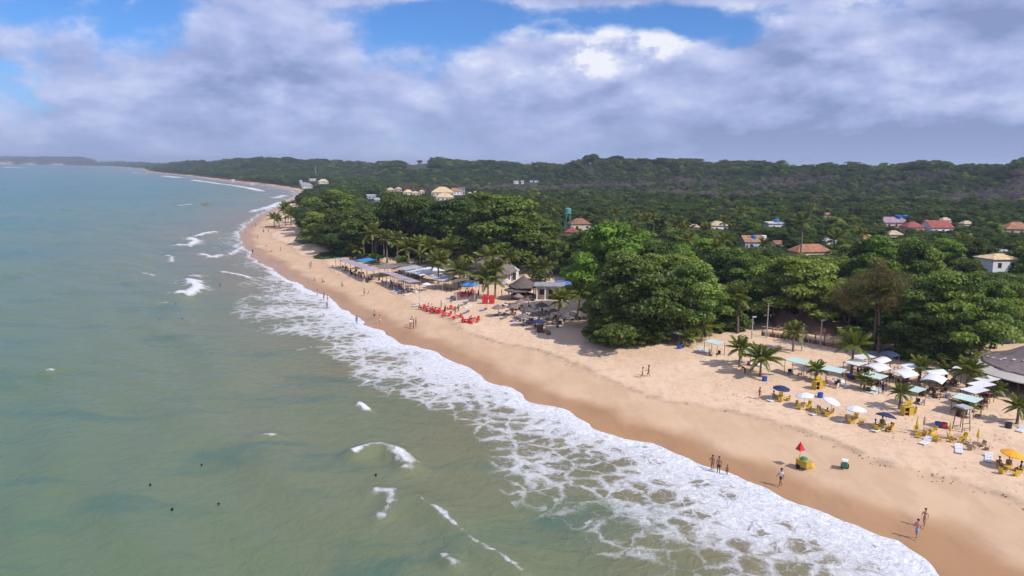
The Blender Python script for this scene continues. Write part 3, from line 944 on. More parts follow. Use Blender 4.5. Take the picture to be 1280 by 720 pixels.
def palm(u, v, cu, cv, r_px, label, group, detailed, young=False, rz=None, seed=0):
    """base pixel, crown-centre pixel, crown radius in pixels"""
    b = P(u, v)
    dep = proj(*b)[2]
    h = max(0.5, (v - cv) * dep / F_PX * 1.0)
    R = r_px * dep / F_PX * 1.45
    rg = random.Random(seed * 31 + int(u))
    root = empty('coconut_palm', b, rg.uniform(0, 6.28) if rz is None else rz)
    k = rg.randrange(3)
    thick = min(max(0.17 + 0.012 * h, 0.15), 0.3) / 0.054
    tr = link('trunk', PTRUNK[0] if h < 4 else PTRUNK[k], M['palm_bark'], root, scale=(thick, thick, h))
    lean = 0.0 if h < 4 else (0.0, 0.12, -0.2)[k] * thick
    top = (lean, 0, h * 0.985)
    mt = M['leaf_palm_young'] if young else M['leaf_palm']
    if detailed:
        for (a, el, s, kk) in palm_angles(seed + 3, 19):
            link('frond', FRONDS[kk], mt, root, loc=top, rot=(Matrix.Rotation(a, 3, 'Z') @ Matrix.Rotation(el, 3, 'X')).to_euler(), scale=(R * s, R * s, R * s))
    else:
        link('crown', PCROWN[rg.randrange(3)], mt, root, loc=top, scale=(R, R, R))
    tag(root, label, 'palm', group)
    return root


# label, group, detailed, young, list of (base u, v, crown u, v, radius)
PALMS = [
    ('young coconut palm rooted in the open sand among the loungers and shade sheets', 'palms on the open sand', True, True,
     [(862, 434, 861, 421, 13), (1020, 478, 1022, 462, 13), (1080, 489, 1081, 475, 11), (1206, 516, 1206, 508, 15), (1246, 497, 1245, 487, 11)]),
    ('stout green coconut palm rooted in the open sand among the loungers', 'stout palms on the open sand', True, False,
     [(877, 429, 880, 408, 17), (924, 461, 924, 436, 17), (950, 472, 952, 449, 21), (991, 441, 992, 416, 16), (1064, 470, 1069, 432, 21), (1124, 514, 1126, 491, 14),
      (1271, 532, 1271, 509, 17), (1149, 480, 1152, 460, 16), (1181, 482, 1181, 463, 13), (1208, 490, 1208, 464, 19)]),
    ('tall coconut palm rising from the edge of the almond trees', 'palms against the almond trees', True, False,
     [(922, 418, 927, 370, 17), (818, 426, 824, 399, 16), (1212, 446, 1211, 421, 17), (1098, 443, 1106, 372, 25)]),
    ('coconut palm shading the beach club tables and thatched huts', 'palms of the beach club', True, False,
     [(573, 362, 573, 340, 18), (610, 376, 608, 350, 21), (619, 375, 622, 336, 15), (548, 356, 548, 327, 15), (697, 411, 697, 376, 17), (721, 402, 720, 366, 18), (738, 400, 741, 366, 15)]),
    ('slender coconut palm in the grove behind the long shade roofs', 'palms behind the shade roofs', False, False,
     [(466, 328, 464, 292, 13), (484, 330, 484, 300, 13), (512, 338, 508, 311, 14), (497, 334, 497, 300, 12), (540, 343, 541, 309, 14), (565, 345, 566, 311, 17), (525, 336, 527, 305, 12), (608, 360, 612, 322, 16),
      (640, 352, 655, 321, 13), (664, 360, 666, 334, 13), (681, 362, 681, 333, 12), (584, 345, 588, 318, 13), (455, 322, 452, 300, 10), (632, 350, 634, 326, 12), (575, 340, 577, 300, 13), (600, 345, 595, 296, 11), (480, 322, 476, 296, 10)]),
    ('low young palm at the landward corner of the long shade roof', None, False, True, [(445, 322, 445, 312, 11)]),
    ('small coconut palm in the clump on the sandy point', 'palms on the sandy point', False, False,
     [(343, 284, 343, 273, 8), (349, 285, 350, 275, 7), (364, 285, 366, 269, 10), (357, 283, 356, 262, 10), (360, 279, 361, 266, 9), (371, 281, 373, 268, 9)]),
    ('coconut palm standing up among the village roofs', 'palms of the village', False, False,
     [(1000, 330, 985, 278, 13), (1043, 335, 1045, 300, 13), (905, 300, 905, 278, 9), (885, 312, 880, 287, 10), (922, 290, 922, 266, 9), (1175, 335, 1175, 310, 14), (1205, 340, 1205, 306, 15), (1232, 345, 1236, 318, 11), (1262, 352, 1263, 326, 13),
      (840, 320, 842, 280, 11), (858, 318, 858, 288, 10), (1150, 330, 1148, 312, 11), (1100, 300, 1102, 286, 8), (1275, 345, 1276, 312, 12), (1055, 308, 1057, 290, 9), (950, 330, 962, 306, 9)]),
]
for (lab, grp, det, yng, lst) in PALMS:
    for i, a in enumerate(lst):
        palm(*a, lab, grp, det, yng, seed=i + len(lst))


# ------------------------------------------------------------------ broadleaf trees
KEEP = []   # screen rectangles (u0, v0, u1, v1, depth) of houses and other things that stand in clearings


def tree_obj(kind, var, x, y, s, sz, rz, label, group, name='broadleaf_tree', z=None, mat=None):
    vs, mname, far = TREES[kind]
    cm, tm = vs[var % len(vs)]
    z = hz_at(x, y) if z is None else z
    root = empty(name, (x, y, z), rz)
    root.scale = (s, s, sz)
    link('trunk', tm, M['bark'], root)
    link('crown', cm, M[mat or mname], root)
    tag(root, label, 'tree' if name != 'shrub' else 'shrub', group)
    return root


HERO_N = 0
PLACED = []


def hero(kind, u, vbase, vtop, wpx, label, group=None, var=0, rz=0.0, mat=None, name='broadleaf_tree'):
    global HERO_N
    b = P(u, vbase)
    dep = proj(*b)[2]
    sp = {'almond': (5.6, 11.2), 'almond_b': (5.2, 11.4), 'broad': (4.8, 11.3), 'broad_b': (5.4, 10.4), 'tall': (4.2, 14.0), 'casuarina': (4.6, 14.2), 'shrub': (1.5, 2.2)}[kind]
    s = wpx / 2 * dep / F_PX / (sp[0] * 1.05)
    sz = (vbase - vtop) * dep / F_PX / sp[1]
    HERO_N += 1
    PLACED.append((b.x, b.y, s * sp[0] * 0.8))
    return tree_obj(kind, var, b.x, b.y, s, sz, rz, label, group, name, b.z, mat)


def palm_at(x, y, h, R, label, group, k):
    root = empty('coconut_palm', (x, y, hz_at(x, y)), k * 1.9)
    th = 5.0
    link('trunk', PTRUNK[k % 3], M['palm_bark'], root, scale=(th, th, h))
    link('crown', PCROWN[k % 3], M['leaf_palm'], root, loc=((0.0, 0.12, -0.2)[k % 3] * th, 0, h * .985), scale=(R, R, R))
    tag(root, label, 'palm', group)


# ------------------------------------------------------------------ the trees one can name
AL = 'broad almond tree with tiered glossy leaves at the edge of the sand'
hero('almond_b', 790, 430, 312, 125, 'huge bright green almond tree with foliage sweeping down to the sand', var=0, mat='leaf_almond')
hero('almond', 768, 428, 345, 70, 'lower almond tree bulging onto the sand beside the beach club', var=1, rz=1.0)
hero('almond', 862, 424, 328, 95, 'almond tree beside the small palms, leaning over the white shade sheets', var=1, rz=2.0)
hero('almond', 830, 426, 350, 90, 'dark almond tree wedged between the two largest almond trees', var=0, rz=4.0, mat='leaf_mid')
hero('almond_b', 765, 395, 276, 118, 'tall vivid green tree rising behind the huge almond tree', var=1, rz=0.5)
hero('almond', 1000, 408, 319, 125, 'almond tree spreading above the brown rail fence', var=0, rz=0.7)
hero('almond', 960, 402, 324, 80, 'almond tree behind the lamp post', var=1, rz=3.0)
hero('casuarina', 1092, 440, 322, 95, 'wispy olive brown casuarina tree beside the tall palm', name='casuarina_tree')
hero('casuarina', 1060, 420, 345, 60, 'smaller wispy casuarina tree behind the brown rail fence', rz=2.0, name='casuarina_tree')
hero('almond', 1180, 452, 338, 135, 'wide almond tree standing over the rows of white shade sheets', var=1, rz=0.2)
hero('almond', 1225, 440, 345, 90, 'almond tree beside the curved beige awning', var=0, rz=2.6)
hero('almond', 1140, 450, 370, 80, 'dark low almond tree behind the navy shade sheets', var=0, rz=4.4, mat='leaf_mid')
hero('almond_b', 1085, 395, 292, 90, 'bright yellow green tree above the casuarinas', var=0, rz=1.9, mat='leaf_bright')
hero('almond', 1140, 395, 300, 85, 'sunlit almond tree behind the bright yellow green tree', var=1, rz=5.0)
hero('almond', 1255, 425, 352, 90, 'almond tree over the parked dark blue car', var=1, rz=1.3)
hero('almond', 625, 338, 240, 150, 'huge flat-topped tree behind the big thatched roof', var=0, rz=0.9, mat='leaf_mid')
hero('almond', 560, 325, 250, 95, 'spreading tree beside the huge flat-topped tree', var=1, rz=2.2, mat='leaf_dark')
hero('almond_b', 735, 345, 285, 80, 'round green tree beside the parked white car', var=0, rz=2.2, mat='leaf_mid')
hero('almond', 700, 345, 300, 0.1 + 34, 'small tree between the lane and the huge flat-topped tree', var=1)
hero('almond_b', 398, 306, 264, 48, 'small low-branched tree alone at the edge of the sand', var=0, rz=0.4, mat='leaf_almond')
hero('broad', 470, 320, 256, 80, 'dense tree behind the landward end of the long shade roof', var=0)
hero('broad_b', 515, 318, 240, 95, 'broad dark tree in the grove behind the palms', var=0)
hero('broad', 425, 312, 258, 60, 'rounded tree beside the small low-branched tree', var=1)
hero('broad', 420, 292, 234, 70, 'olive green tree at the landward side of the sandy point', var=0, rz=2)
hero('broad_b', 384, 272, 240, 34, 'ragged tree behind the palm clump on the sandy point', var=1, rz=1)
hero('broad_b', 665, 330, 268, 60, 'dark tree on the lane side of the huge flat-topped tree', var=1)

for k, (u, v, vt, w_) in enumerate([(749, 431, 392, 44), (768, 434, 388, 52), (790, 434, 396, 44), (812, 432, 392, 48), (838, 428, 390, 44), (884, 420, 388, 42), (905, 415, 390, 36)]):
    hero('almond_b' if k % 2 else 'almond', u, v, vt, w_, 'low almond bush at the foot of the huge almond tree, leaves brushing the sand', 'low almond bushes under the huge almond tree', k, k * 1.3, 'leaf_almond' if k % 3 else 'leaf_mid')
for k, (u, v, vt, w_) in enumerate([(1128, 449, 412, 40), (1150, 453, 410, 46), (1176, 456, 412, 48), (1200, 455, 415, 42), (1118, 440, 400, 40)]):
    hero('almond' if k % 2 else 'almond_b', u, v, vt, w_, 'low almond bush behind the white awnings, under the wide almond tree', 'low almond bushes behind the white awnings', k, k * 1.7, 'leaf_almond' if k % 2 else 'leaf_mid')

# ------------------------------------------------------------------ village clearings (filled before the forest is planted)
HOUSES = []


def clear(u0, v0, u1, v1, depth):
    KEEP.append((u0, v0, u1, v1, depth))




# ------------------------------------------------------------------ placing templates
def place(name, parts, label, cat, group, loc, rz=0.0, s=1.0, mats=None):
    """parts: (name, mesh, material key, loc, rot, scale, subparts)"""
    mats = mats or {}
    if len(parts) == 1 and not parts[0][6]:
        pn, me, mk, l, r, sc, sub = parts[0]
        o = link(name, me, M[mats.get(mk, mk)], None, loc, (0, 0, rz), (s, s, s))
        return tag(o, label, cat, group)
    root = empty(name, loc, rz, s)
    for (pn, me, mk, l, r, sc, sub) in parts:
        p = link(pn, me, M[mats.get(mk, mk)], root, l, r, sc)
        for (qn, qm, qk, ql, qr, qs) in sub:
            link(qn, qm, M[mats.get(qk, qk)], p, ql, qr, qs)
    return tag(root, label, cat, group)


def pt(name, me, mk, l=(0, 0, 0), r=(0, 0, 0), sc=(1, 1, 1), sub=()):
    return (name, me, mk, l, r, sc, sub)


def drop(p, z=0.0):
    return Vector((p[0], p[1], hz_at(p[0], p[1]) + z))


def ang(p, q):
    """heading of the local +Y axis pointing from p to q"""
    return math.atan2(-(q[0] - p[0]), q[1] - p[1])


# ---- furniture meshes
SEAT = MB().box((0, 0, .43), (.48, .46, .035)).mesh('chair_seat')
BACK = MB().box((0, -.225, .66), (.48, .035, .44), rx=0.14)
BACK.box((-.25, -.02, .64), (.04, .42, .03)).box((.25, -.02, .64), (.04, .42, .03)).box((-.25, .17, .53), (.035, .035, .2)).box((.25, .17, .53), (.035, .035, .2))
BACK = BACK.mesh('chair_back')
LEG = MB().tube([(0, 0, 0), (0, 0, .42)], [.016, .024], 5).mesh('chair_leg')


def chair_parts(c):
    return [pt('seat', SEAT, c), pt('backrest', BACK, c)] + [pt('leg', LEG, c, (i * .21, j * .2, 0), (j * .06, -i * .06, 0)) for i in (-1, 1) for j in (-1, 1)]


far_chair = MB().box((0, 0, .43), (.5, .48, .04)).box((0, -.23, .66), (.5, .04, .46), rx=0.14)
for i in (-1, 1):
    for j in (-1, 1):
        far_chair.box((i * .22, j * .2, .21), (.05, .05, .42))
FAR_CHAIR = far_chair.mesh('far_chair')
TTOP = MB().lathe([(0.02, .70), (.42, .70), (.44, .72), (.42, .74), (0.02, .74)], 14).mesh('table_top')
TLEG = MB().tube([(0, 0, 0), (0, 0, .70)], [.02, .025], 5).mesh('table_leg')


def table_parts(c):
    return [pt('tabletop', TTOP, c)] + [pt('leg', TLEG, c, (i * .26, j * .26, 0), (-j * .08, i * .08, 0)) for i in (-1, 1) for j in (-1, 1)]


FAR_TABLE = MB().box((0, 0, .72), (.85, .85, .05)).box((.35, .35, .35), (.05, .05, .7)).box((-.35, .35, .35), (.05, .05, .7)).box((.35, -.35, .35), (.05, .05, .7)).box((-.35, -.35, .35), (.05, .05, .7)).mesh('far_table')

# lounger: foot at -Y, raised head at +Y
BED = MB()
for k in range(7):
    BED.box((0, -.88 + k * .18, .30), (.62, .15, .035))
BED.box((-.31, -.30, .27), (.05, 1.30, .06)).box((.31, -.30, .27), (.05, 1.30, .06))
BED = BED.mesh('lounger_bed')
LBACK = MB()
for k in range(4):
    LBACK.box((0, .09 + k * .175, 0), (.62, .15, .035))
LBACK.box((-.31, .36, -.01), (.05, .72, .05)).box((.31, .36, -.01), (.05, .72, .05))
LBACK = LBACK.mesh('lounger_back')
LLEG = MB().box((0, 0, .14), (.05, .08, .28)).mesh('lounger_leg')
LPAD = MB().box((0, -.30, .345), (.60, 1.26, .05)).mesh('lounger_pad')


def lounger(u1, v1, u2, v2, label, group=None, mat='white', pad=None, tilt=0.62):
    a = P(u1, v1); b = P(u2, v2)
    c = drop((a + b) / 2)
    parts = [pt('bed', BED, mat), pt('backrest', LBACK, mat, (0, .36, .30), (tilt, 0, 0))] + [pt('leg', LLEG, mat, (i * .27, y, 0)) for i in (-1, 1) for y in (-.8, .3)]
    if pad:
        parts += [pt('cushion', LPAD, pad)]
    return place('sun_lounger', parts, label, 'lounger', group, c, ang(a, b), mats=None)


def canopy_mesh(seed, flute=8, r=1.2, hgt=0.42):
    mb = MB()
    n = flute * 3
    rings = [(0.02, hgt), (.35, hgt * .82), (.72, hgt * .45), (1.0, 0.0), (1.0, -.09)]
    for (f, z) in rings:
        for k in range(n):
            an = 2 * math.pi * k / n
            sag = 1 - (0.055 * f) * (0.5 - 0.5 * math.cos(an * flute))
            mb.v.append((r * f * sag * math.cos(an), r * f * sag * math.sin(an), z - (0.05 * f * (0.5 - 0.5 * math.cos(an * flute)) if f < .99 else 0)))
    for i in range(len(rings) - 1):
        for k in range(n):
            a = i * n + k; b = i * n + (k + 1) % n
            mb.f.append((a, b, b + n, a + n))
    return mb.mesh('umbrella_canopy')


CAN = canopy_mesh(1)
UPOLE = MB().tube([(0, 0, -.2), (0, 0, 2.09)], .022, 6).mesh('umbrella_pole')
URIB = MB()
for k in range(8):
    an = 2 * math.pi * k / 8
    URIB.tube([(0, 0, .36), (1.1 * math.cos(an), 1.1 * math.sin(an), -.03)], .01, 4, False)
URIB = URIB.mesh('umbrella_ribs')
CLOSED = MB().lathe([(0.02, 2.12), (.06, 2.0), (.10, 1.6), (.13, 1.2), (.09, 1.1), (.03, 1.05)], 10, jag=.15, seed=4).mesh('umbrella_folded')


def umbrella(u, v, wpx, mat, label, group=None, tilt=(0, 0), zo=1.85):
    p = P(u, v, zo)
    dep = proj(*p)[2]
    s = wpx / 2 * dep / F_PX / 1.2
    place('beach_umbrella', [pt('pole', UPOLE, 'metal'), pt('canopy', CAN, mat, (0, 0, 1.68), (tilt[0], tilt[1], 0), (s, s, s), [('rib_set', URIB, 'metal', (0, 0, 0), (0, 0, 0), (1, 1, 1))])],
          label, 'umbrella', group, p)
    return p


def closed_umbrella(u, v, mat, label, group=None):
    p = P(u, v)
    place('folded_umbrella', [pt('pole', UPOLE, 'wood'), pt('canopy', CLOSED, mat)], label, 'umbrella', group, p)
    return p


def ring_set(p, n, ccol, tcol, clabel, tlabel, cgroup, tgroup, seed=0, rad=.78, far=False, miss=()):
    rg = random.Random(seed)
    q = drop(p)
    if tcol:
        place('plastic_table', [pt('table', FAR_TABLE, tcol)] if far else table_parts(tcol), tlabel, 'table', tgroup, q, rg.uniform(0, 1.5))
    out = []
    for k in range(n):
        if k in miss:
            continue
        a = 2 * math.pi * k / n + rg.uniform(-.35, .35) + seed
        r = rad * rg.uniform(.9, 1.25)
        c = drop((p[0] + r * math.cos(a), p[1] + r * math.sin(a)))
        rz = ang(c, p) + rg.uniform(-.3, .3)
        place('plastic_chair', [pt('chair', FAR_CHAIR, ccol)] if far else chair_parts(ccol), clabel, 'chair', cgroup, c, rz)
        out.append((c, rz))
    return out


# ---- people
def skin_mesh(name, verts, edges, sub=1):
    me = bpy.data.meshes.new(name)
    me.from_pydata([v[0] for v in verts], edges, [])
    o = bpy.data.objects.new('tmp', me)
    COL.objects.link(o)
    md = o.modifiers.new('skin', 'SKIN'); md.branch_smoothing = 0.6; md.use_smooth_shade = True
    for i, v in enumerate(verts):
        sv = me.skin_vertices[0].data[i]
        r = v[1]
        sv.radius = r if hasattr(r, '__len__') else (r, r)
        sv.use_root = (i == 0)
    sb = o.modifiers.new('sub', 'SUBSURF'); sb.levels = sub; sb.render_levels = sub
    dg = bpy.context.evaluated_depsgraph_get()
    res = bpy.data.meshes.new_from_object(o.evaluated_get(dg))
    res.name = name
    bpy.data.objects.remove(o); bpy.data.meshes.remove(me)
    return res


def pose_joints(kind):
    V = Vector
    J = dict(pelvis=V((0, 0, .95)), waist=V((0, .01, 1.10)), chest=V((0, .015, 1.28)), neck=V((0, .0, 1.46)), jaw=V((0, .025, 1.54)), head=V((0, .015, 1.63)), crown=V((0, .0, 1.70)))
    for s, n in ((-1, 'l'), (1, 'r')):
        J['sh' + n] = V((s * .165, 0, 1.40)); J['el' + n] = V((s * .215, -.03, 1.13)); J['wr' + n] = V((s * .225, .06, .90))
        J['hip' + n] = V((s * .085, 0, .90)); J['kn' + n] = V((s * .095, .015, .49)); J['an' + n] = V((s * .10, -.02, .075)); J['to' + n] = V((s * .115, .14, .028))
    if kind == 'walk':
        J['knl'] = V((-.09, .16, .51)); J['anl'] = V((-.09, .24, .09)); J['tol'] = V((-.10, .39, .05))
        J['knr'] = V((.09, -.02, .49)); J['anr'] = V((.095, -.27, .13)); J['tor'] = V((.10, -.16, .03))
        J['ell'] = V((-.22, -.12, 1.15)); J['wrl'] = V((-.22, -.08, .92)); J['elr'] = V((.22, .06, 1.15)); J['wrr'] = V((.20, .24, 1.0))
    if kind == 'akimbo':
        J['elr'] = V((.36, -.05, 1.18)); J['wrr'] = V((.17, .06, 1.04)); J['knl'] = V((-.11, .05, .49)); J['anl'] = V((-.12, .02, .075)); J['tol'] = V((-.16, .17, .028))
    if kind == 'sit':          # on a chair or bench whose seat is .45 m up
        dz = -.42
        for k in ('pelvis', 'waist', 'chest', 'neck', 'jaw', 'head', 'crown', 'shl', 'shr', 'ell', 'elr', 'wrl', 'wrr', 'hipl', 'hipr'):
            J[k] = J[k] + V((0, -.05 if k not in ('pelvis', 'hipl', 'hipr') else 0, dz))
        for s, n in ((-1, 'l'), (1, 'r')):
            J['kn' + n] = V((s * .12, .43, .50)); J['an' + n] = V((s * .12, .46, .08)); J['to' + n] = V((s * .13, .62, .03))
            J['wr' + n] = V((s * .16, .22, .60)); J['el' + n] = V((s * .23, -.02, .72))
    if kind == 'squat':        # sitting on the sand, knees drawn up
        dz = -.80
        for k in ('pelvis', 'waist', 'chest', 'neck', 'jaw', 'head', 'crown', 'shl', 'shr', 'ell', 'elr', 'wrl', 'wrr', 'hipl', 'hipr'):
            J[k] = J[k] + V((0, 0, dz))
        for s, n in ((-1, 'l'), (1, 'r')):
            J['kn' + n] = V((s * .13, .34, .40)); J['an' + n] = V((s * .12, .48, .07)); J['to' + n] = V((s * .13, .62, .03))
            J['wr' + n] = V((s * .14, .36, .38)); J['el' + n] = V((s * .25, .14, .36))
    if kind == 'bend':
        c = J['pelvis']
        R = Matrix.Rotation(-math.radians(62), 3, 'X')
        for k in ('waist', 'chest', 'neck', 'jaw', 'head', 'crown', 'shl', 'shr'):
            J[k] = c + R @ (J[k] - c)
        for s, n in ((-1, 'l'), (1, 'r')):
            J['el' + n] = J['sh' + n] + V((s * .03, .06, -.27)); J['wr' + n] = J['el' + n] + V((0, .1, -.22))
    return J


def human(kind):
    J = pose_joints(kind)
    vs, es, ix = [], [], {}
    def add(n, p, r):
        ix[n] = len(vs); vs.append((tuple(p), r))
    R = dict(pelvis=(.135, .105), waist=(.115, .085), chest=(.135, .10), neck=.05, jaw=(.058, .068), head=(.076, .09), crown=(.05, .06), sh=.056, el=.042, wr=.028, hip=.088, kn=.056, an=.036, to=.034)
    for n in ('pelvis', 'waist', 'chest', 'neck', 'jaw', 'head', 'crown'):
        add(n, J[n], R[n])
    es += [(0, 1), (1, 2), (2, 3), (3, 4), (4, 5), (5, 6)]
    fw = (J['jaw'] - J['neck']); fwd = Vector((0, 1, 0)) if kind != 'bend' else Vector((0, .5, -.85))
    add('nose', J['jaw'] + fwd * .098 + (J['head'] - J['jaw']) * .45, .014); es.append((ix['head'], ix['nose']))
    for n in 'lr':
        for k in ('sh', 'el', 'wr'):
            add(k + n, J[k + n], R[k])
        es += [(2, ix['sh' + n]), (ix['sh' + n], ix['el' + n]), (ix['el' + n], ix['wr' + n])]
        w0 = J['wr' + n]; d = (w0 - J['el' + n]).normalized()
        side = d.cross(Vector((1, 0, 0))).normalized()
        add('palm' + n, w0 + d * .06, (.034, .020)); es.append((ix['wr' + n], ix['palm' + n]))
        for q in range(4):
            b = w0 + d * .105 + side * (.027 - .018 * q)
            f = b + d * (.055, .066, .06, .045)[q] + Vector((0, .012, 0))
            add('k%d' % q + n, b, .0095); add('f%d' % q + n, f, .007)
            es += [(ix['palm' + n], ix['k%d' % q + n]), (ix['k%d' % q + n], ix['f%d' % q + n])]
        add('th' + n, w0 + d * .055 + side * .05, .010); es.append((ix['palm' + n], ix['th' + n]))
        for k in ('hip', 'kn', 'an', 'to'):
            add(k + n, J[k + n], R[k])
        es += [(0, ix['hip' + n]), (ix['hip' + n], ix['kn' + n]), (ix['kn' + n], ix['an' + n]), (ix['an' + n], ix['to' + n])]
    body = skin_mesh('body_' + kind, vs, es)
    g = lambda n, r: (tuple(J[n]), r)
    mid = lambda a, b, f: tuple(J[a].lerp(J[b], f))
    wear = {}
    wear['shorts'] = skin_mesh('shorts_' + kind, [(mid('pelvis', 'waist', .1), (.152, .122)), (mid('pelvis', 'waist', .75), (.130, .102)), (tuple(J['hipl']), .104), (mid('hipl', 'knl', .62), .088), (tuple(J['hipr']), .104), (mid('hipr', 'knr', .62), .088)],
                               [(0, 1), (0, 2), (2, 3), (0, 4), (4, 5)])
    wear['brief'] = skin_mesh('brief_' + kind, [(mid('pelvis', 'waist', .1), (.150, .120)), (mid('pelvis', 'waist', .4), (.142, .112)), (mid('hipl', 'knl', .04), .098), (mid('hipr', 'knr', .04), .098)], [(0, 1), (0, 2), (0, 3)])
    wear['shirt'] = skin_mesh('shirt_' + kind, [(tuple(J['chest']), (.156, .122)), (tuple(J['waist']), (.142, .112)), (mid('pelvis', 'waist', .1), (.156, .126)), (mid('chest', 'neck', .7), .085), (tuple(J['shl']), .075), (mid('shl', 'ell', .65), .062), (tuple(J['shr']), .075), (mid('shr', 'elr', .65), .062)],
                              [(0, 1), (1, 2), (0, 3), (0, 4), (4, 5), (0, 6), (6, 7)])
    wear['top'] = skin_mesh('top_' + kind, [(mid('waist', 'chest', .72), (.146, .112)), (mid('waist', 'chest', 1.05), (.148, .118))], [(0, 1)])
    bk = Vector((0, -.03, 0))
    wear['hair'] = skin_mesh('hair_' + kind, [(tuple(J['head'] + bk * .6 + (J['crown'] - J['head']) * .35), (.084, .098)), (tuple(J['crown'] + bk * .4), (.066, .078)), (tuple(J['jaw'] + bk * 1.6), (.055, .045)), ], [(0, 1), (0, 2)])
    wear['long_hair'] = skin_mesh('long_hair_' + kind, [(tuple(J['head'] + bk * .6 + (J['crown'] - J['head']) * .35), (.086, .10)), (tuple(J['crown'] + bk * .4), (.066, .078)), (tuple(J['jaw'] + bk * 2.0), (.07, .05)), (tuple(J['neck'] + bk * 3 + Vector((0, 0, -.03))), (.075, .04))], [(0, 1), (0, 2), (2, 3)])
    return body, wear


HUM = {k: human(k) for k in ('stand', 'walk', 'akimbo', 'sit', 'squat', 'bend')}


def person(loc, pose, rz, label, skin='skin_tan', wear=(('shorts', 'cl_navy'),), hair=('hair', 'hair_dark'), h=1.70, group=None, z=0.0):
    body, wr = HUM[pose]
    s = h / 1.72
    root = empty('person', (loc[0], loc[1], loc[2] + z), rz, s)
    link('body', body, M[skin], root)
    nm = {'shorts': 'shorts', 'brief': 'swim_briefs', 'shirt': 'shirt', 'top': 'bikini_top'}
    for (k, mk) in wear:
        link(nm[k], wr[k], M[mk], root)
    if hair:
        link('hair', wr[hair[0]], M[hair[1]], root)
    return tag(root, label, 'person', group)


# ---- shade sheets on posts
def sheet_tent(u1, v1, u2, v2, mat, label, group=None, depth=1.9, zo=2.25, arch=0.0, name='shade_sheet', pitch=0.10, posts=4, post_mat='wood', seed=0):
    a = P(u1, v1, zo); b = P(u2, v2, zo)
    c = (a + b) / 2
    L = math.hypot(b.x - a.x, b.y - a.y)
    rz = math.atan2(b.y - a.y, b.x - a.x)
    z0 = hz_at(c.x, c.y)
    rg = random.Random(seed + int(u1 * 3))
    mb = MB()
    nx, ny = 9, 6
    for top in (0, 1):
        for i in range(nx):
            for j in range(ny):
                fx = i / (nx - 1) - .5; fy = j / (ny - 1) - .5
                z = zo + (arch * (1 - (2 * fx) ** 2)) + pitch * fy * depth - .05 * math.sin(math.pi * (fx + .5)) * math.sin(math.pi * (fy + .5)) * (0 if arch else 1) + rg.uniform(-.012, .012)
                mb.v.append((fx * L, fy * depth, z - (0 if top else .03)))
    off = nx * ny
    for i in range(nx - 1):
        for j in range(ny - 1):
            k = i * ny + j
            mb.f.append((k, k + 1, k + ny + 1, k + ny)); mb.f.append((off + k, off + k + ny, off + k + ny + 1, off + k + 1))
    edge = [i * ny for i in range(nx)] + [(nx - 1) * ny + j for j in range(1, ny)] + [i * ny + ny - 1 for i in range(nx - 2, -1, -1)] + [j for j in range(ny - 2, 0, -1)]
    for k in range(len(edge)):
        e0, e1 = edge[k], edge[(k + 1) % len(edge)]
        mb.f.append((e0, e1, e1 + off, e0 + off))
    # a hanging hem along the two long edges
    root = empty(name, (c.x, c.y, z0), rz)
    link('roof_sheet', mb.mesh('sheet', arch > 0), M[mat], root)
    for i in (-1, 1):
        for j in (-1, 1):
            x, y = i * (L / 2 - .08), j * (depth / 2 - .08)
            wx_ = c.x + x * math.cos(rz) - y * math.sin(rz); wy_ = c.y + x * math.sin(rz) + y * math.cos(rz)
            gz_ = hz_at(wx_, wy_) - z0
            link('post', MB().tube([(x, y, gz_ - .2), (x, y, zo - .04 + pitch * y)], .04, 5).mesh('post'), M[post_mat], root)
    for j in (-1, 1):
        y = j * (depth / 2 - .08)
        link('rail', MB().tube([(-L / 2 + .05, y, zo - .06 + pitch * y), (L / 2 - .05, y, zo - .06 + pitch * y)], .028, 5).mesh('rail'), M[post_mat], root)
    tag(root, label, 'shade', group)
    return c, rz, L


GREEN = [(986, 447.5, 1011, 454, 'pale green shade sheet on posts beside the stout palm at the rail fence'), (1030, 459, 1055, 464, 'pale green shade sheet behind the yellow cupboard and red white folding chairs'),
         (1081.5, 466, 1105.5, 472, 'pale green shade sheet in front of the widest white awning'), (1134, 483.5, 1153, 488.5, 'pale green shade sheet behind the yellow chair cupboard'),
         (1194.5, 493.5, 1224.5, 501, 'long pale green shade sheet behind the lookout chair'), (885, 425, 902, 429, 'pale green shade sheet over dark chairs beside two white loungers'), (933, 436, 945, 440, 'pale green shade sheet half hidden behind two palms')]
for g in GREEN:
    c, rz, L = sheet_tent(*g[:4], 'canvas_green', g[4], None, 1.9, seed=3)
    rg = random.Random(int(g[0]))
    for k in range(3):
        q = Vector((c.x + rg.uniform(-1.0, 1.0), c.y + rg.uniform(-.8, .8), 0))
        place('folding_chair', [pt('chair', FAR_CHAIR, 'dark' if k else 'white')], 'dark folding chair in the shade of the pale green sheets' if k else 'white chair in the shade of the pale green sheets', 'chair',
              'dark chairs under the green sheets' if k else 'white chairs under the green sheets', drop(q), rg.uniform(0, 6.28))
sheet_tent(840, 413, 854, 416, 'canvas_white', 'small white shade sheet at the foot of the huge almond tree', None, 1.8)
